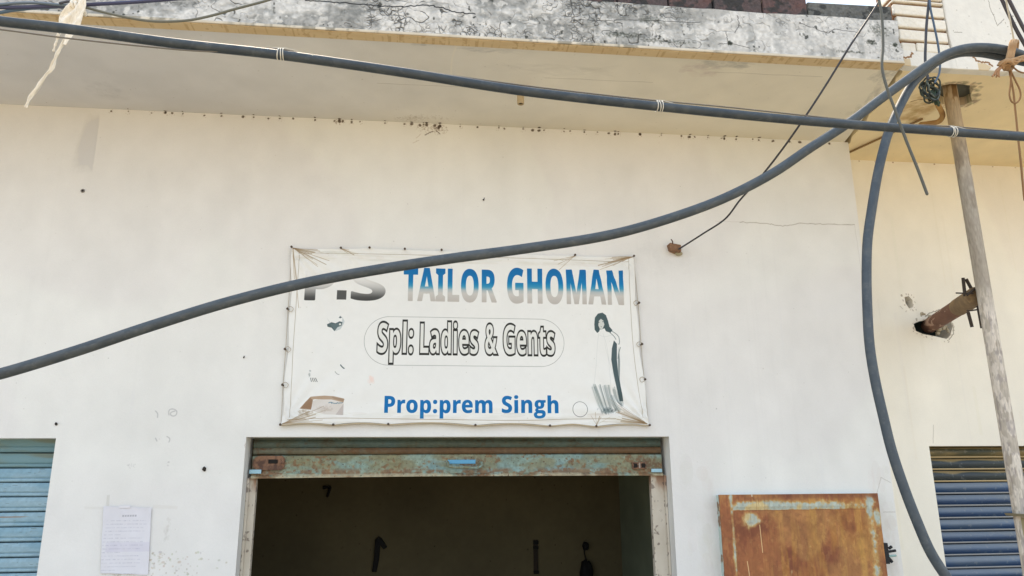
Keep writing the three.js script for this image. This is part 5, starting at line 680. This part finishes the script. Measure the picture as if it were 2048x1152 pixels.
{ // wires and rag at the top left
  const z = 1.3;
  wire('bundled_wire', 'dark violet wire running nearly level along the top left to the rag', 'wire', [[-2.1316, 3.4497, 1.3], [-1.8742, 3.4773, 1.3], [-1.761, 3.4831, 1.3], [-1.6475, 3.4935, 1.3], [-1.5524, 3.505, 1.3], [-1.4755, 3.5129, 1.3], [-1.3792, 3.5269, 1.3], [-1.2428, 3.5463, 1.3], [-1.0952, 3.5715, 1.3], [-.9055, 3.6097, 1.3], [-.6616, 3.6722, 1.3]], 0.0078, std({ color: 0x3f4260, roughness: 0.5 }));
  wire('bundled_wire', 'grey blue wire arching above the violet one at the top left', 'wire', [[-2.1235, 3.4388, 1.31], [-1.8684, 3.4754, 1.31], [-1.757, 3.4904, 1.31], [-1.6825, 3.5027, 1.31], [-1.6159, 3.5076, 1.31], [-1.548, 3.5054, 1.31], [-1.4798, 3.5033, 1.31]], 0.006, std({ color: 0x62707c, roughness: 0.5 }));
  wire('bundled_wire', 'slate blue wire sagging below the violet one at the top left corner', 'wire', [[-2.1284, 3.3973, 1.29], [-1.874, 3.4425, 1.29], [-1.7636, 3.4665, 1.29], [-1.7084, 3.482, 1.29], [-1.6334, 3.4968, 1.29], [-1.5571, 3.5069, 1.29], [-1.4897, 3.5141, 1.29]], 0.007, std({ color: 0x4e6478, roughness: 0.5 }));
  wire('sagging_wire', 'grey wire sagging from the rag across the canopy edge and up out of frame', 'wire', [[-1.4755, 3.5129, 1.3], [-1.4256, 3.5047, 1.3], [-1.3549, 3.4884, 1.3], [-1.254, 3.4695, 1.3], [-1.1738, 3.4609, 1.3], [-1.0944, 3.464, 1.3], [-1.0154, 3.4765, 1.3], [-.9368, 3.5011, 1.3], [-.8384, 3.5417, 1.3], [-.7183, 3.5892, 1.3], [-.6173, 3.636, 1.3]], 0.0056, std({ color: 0x6b6c62, roughness: 0.55 }));
  wire('bundled_wire', 'short dark wire piece beside the rag at the top edge', 'wire', [[-1.5244, 3.5072, 1.32], [-1.4947, 3.5164, 1.32], [-1.4681, 3.5207, 1.32], [-1.3926, 3.5403, 1.32], [-1.3175, 3.5696, 1.32]], 0.005, std({ color: 0x45464e, roughness: 0.5 }));
  const t = thing('hanging_rag', 'torn cream rag strip tied to the wires and dangling at the top left', 'rag', [-1.4849, 3.5006, 1.32]);
  const m = std({ roughness: 0.95, side: THREE.DoubleSide, map: paint(256, 512, [0, 0, 1, 1], (x, y) => { const n = fbm(x * 9, y * 20, 4, 830), k = fbm(x * 26, y * 6, 3, 832); const v = 0.92 + 0.16 * n; return mix([236 * v, 228 * v, 212 * v], [206, 188, 160], sst(0.55, 0.75, k) * 0.3); }) });
  // a ribbon: centre line with half widths, folded across, with thickness
  const ribbon = (pts, widths, fold, s) => {
    const c = new THREE.CatmullRomCurve3(pts.map(V), false, 'centripetal'), N = 50, M = 8, pos = [], uv = [], idx = [];
    for (let side = 0; side < 2; side++) for (let i = 0; i <= N; i++) { const u = i / N, p = c.getPointAt(u), d = c.getTangentAt(u), nx = new THREE.Vector3(-d.y, d.x, 0).normalize(), f = u * (widths.length - 1), k = Math.min(widths.length - 2, Math.floor(f)), w = widths[k] + (widths[k + 1] - widths[k]) * (f - k) + 0.004 * (vnoise(u * 14, s, 3) - 0.5); for (let j = 0; j <= M; j++) { const v = j / M * 2 - 1; pos.push(p.x + nx.x * v * w, p.y + nx.y * v * w, p.z + fold * Math.sin(v * 4 + u * 9 + s) * w + 0.004 * vnoise(u * 12, v * 3, s) - side * 0.0018); uv.push(j / M, u); } }
    const row = M + 1, off = row * (N + 1); for (let i = 0; i < N; i++) for (let j = 0; j < M; j++) { const a = i * row + j, b = a + off; idx.push(a, a + 1, a + row, a + 1, a + row + 1, a + row, b, b + row, b + 1, b + 1, b + row, b + row + 1); }
    for (let i = 0; i < N; i++) for (const j of [0, M]) { const a = i * row + j; idx.push(a, a + row, a + off, a + row, a + row + off, a + off); }
    const g = new THREE.BufferGeometry(); g.setAttribute('position', new THREE.Float32BufferAttribute(pos, 3)); g.setAttribute('uv', new THREE.Float32BufferAttribute(uv, 2)); g.setIndex(idx); g.computeVertexNormals(); return g;
  };
  part('cloth', ribbon([[-1.4524, 3.5524, 1.33], [-1.4585, 3.5096, 1.33], [-1.4736, 3.4619, 1.33], [-1.4872, 3.4192, 1.33], [-1.488, 3.3824, 1.33]], [0.022, 0.021, 0.026, 0.032, 0.016], 0.28, 1), m, t);
  part('cloth', ribbon([[-1.4283, 3.534, 1.345], [-1.4275, 3.4827, 1.345], [-1.4357, 3.4265, 1.345], [-1.4469, 3.3799, 1.345], [-1.4572, 3.3427, 1.345], [-1.4669, 3.3013, 1.345]], [0.014, 0.018, 0.019, 0.019, 0.018, 0.004], 0.28, 2), m, t);
  part('tail', ribbon([[-1.4738, 3.3344, 1.335], [-1.4828, 3.3021, 1.335], [-1.493, 3.2654, 1.335], [-1.5025, 3.2245, 1.335], [-1.5114, 3.1928, 1.335], [-1.5253, 3.172, 1.335], [-1.5381, 3.1426, 1.335], [-1.5498, 3.1069, 1.335], [-1.5639, 3.0756, 1.335], [-1.573, 3.0491, 1.335], [-1.5766, 3.0231, 1.335]], [0.008, 0.007, 0.0065, 0.005, 0.0075, 0.005, 0.007, 0.009, 0.0085, 0.007, 0.004], 0.7, 3), m, t);
  part('tail', ribbon([[-1.502, 3.3585, 1.33], [-1.5091, 3.3262, 1.33], [-1.5111, 3.2989, 1.33], [-1.5137, 3.2761, 1.33]], [0.006, 0.005, 0.005, 0.003], 0.7, 4), m, t);
  const kn = []; for (let i = 0; i < 4; i++) { const g = new THREE.TorusGeometry(0.02, 0.006, 8, 20); g.rotateY(1.2 + 0.2 * i).rotateZ(0.3); const c = [-1.4458, 3.4988, 1.32]; g.translate(c[0] + 0.012 * (i - 1.5), c[1] - 0.006 * i, c[2]); kn.push(g); } part('knot', mergeGeometries(kn), m, t);
}
renderer.render(scene, camera);
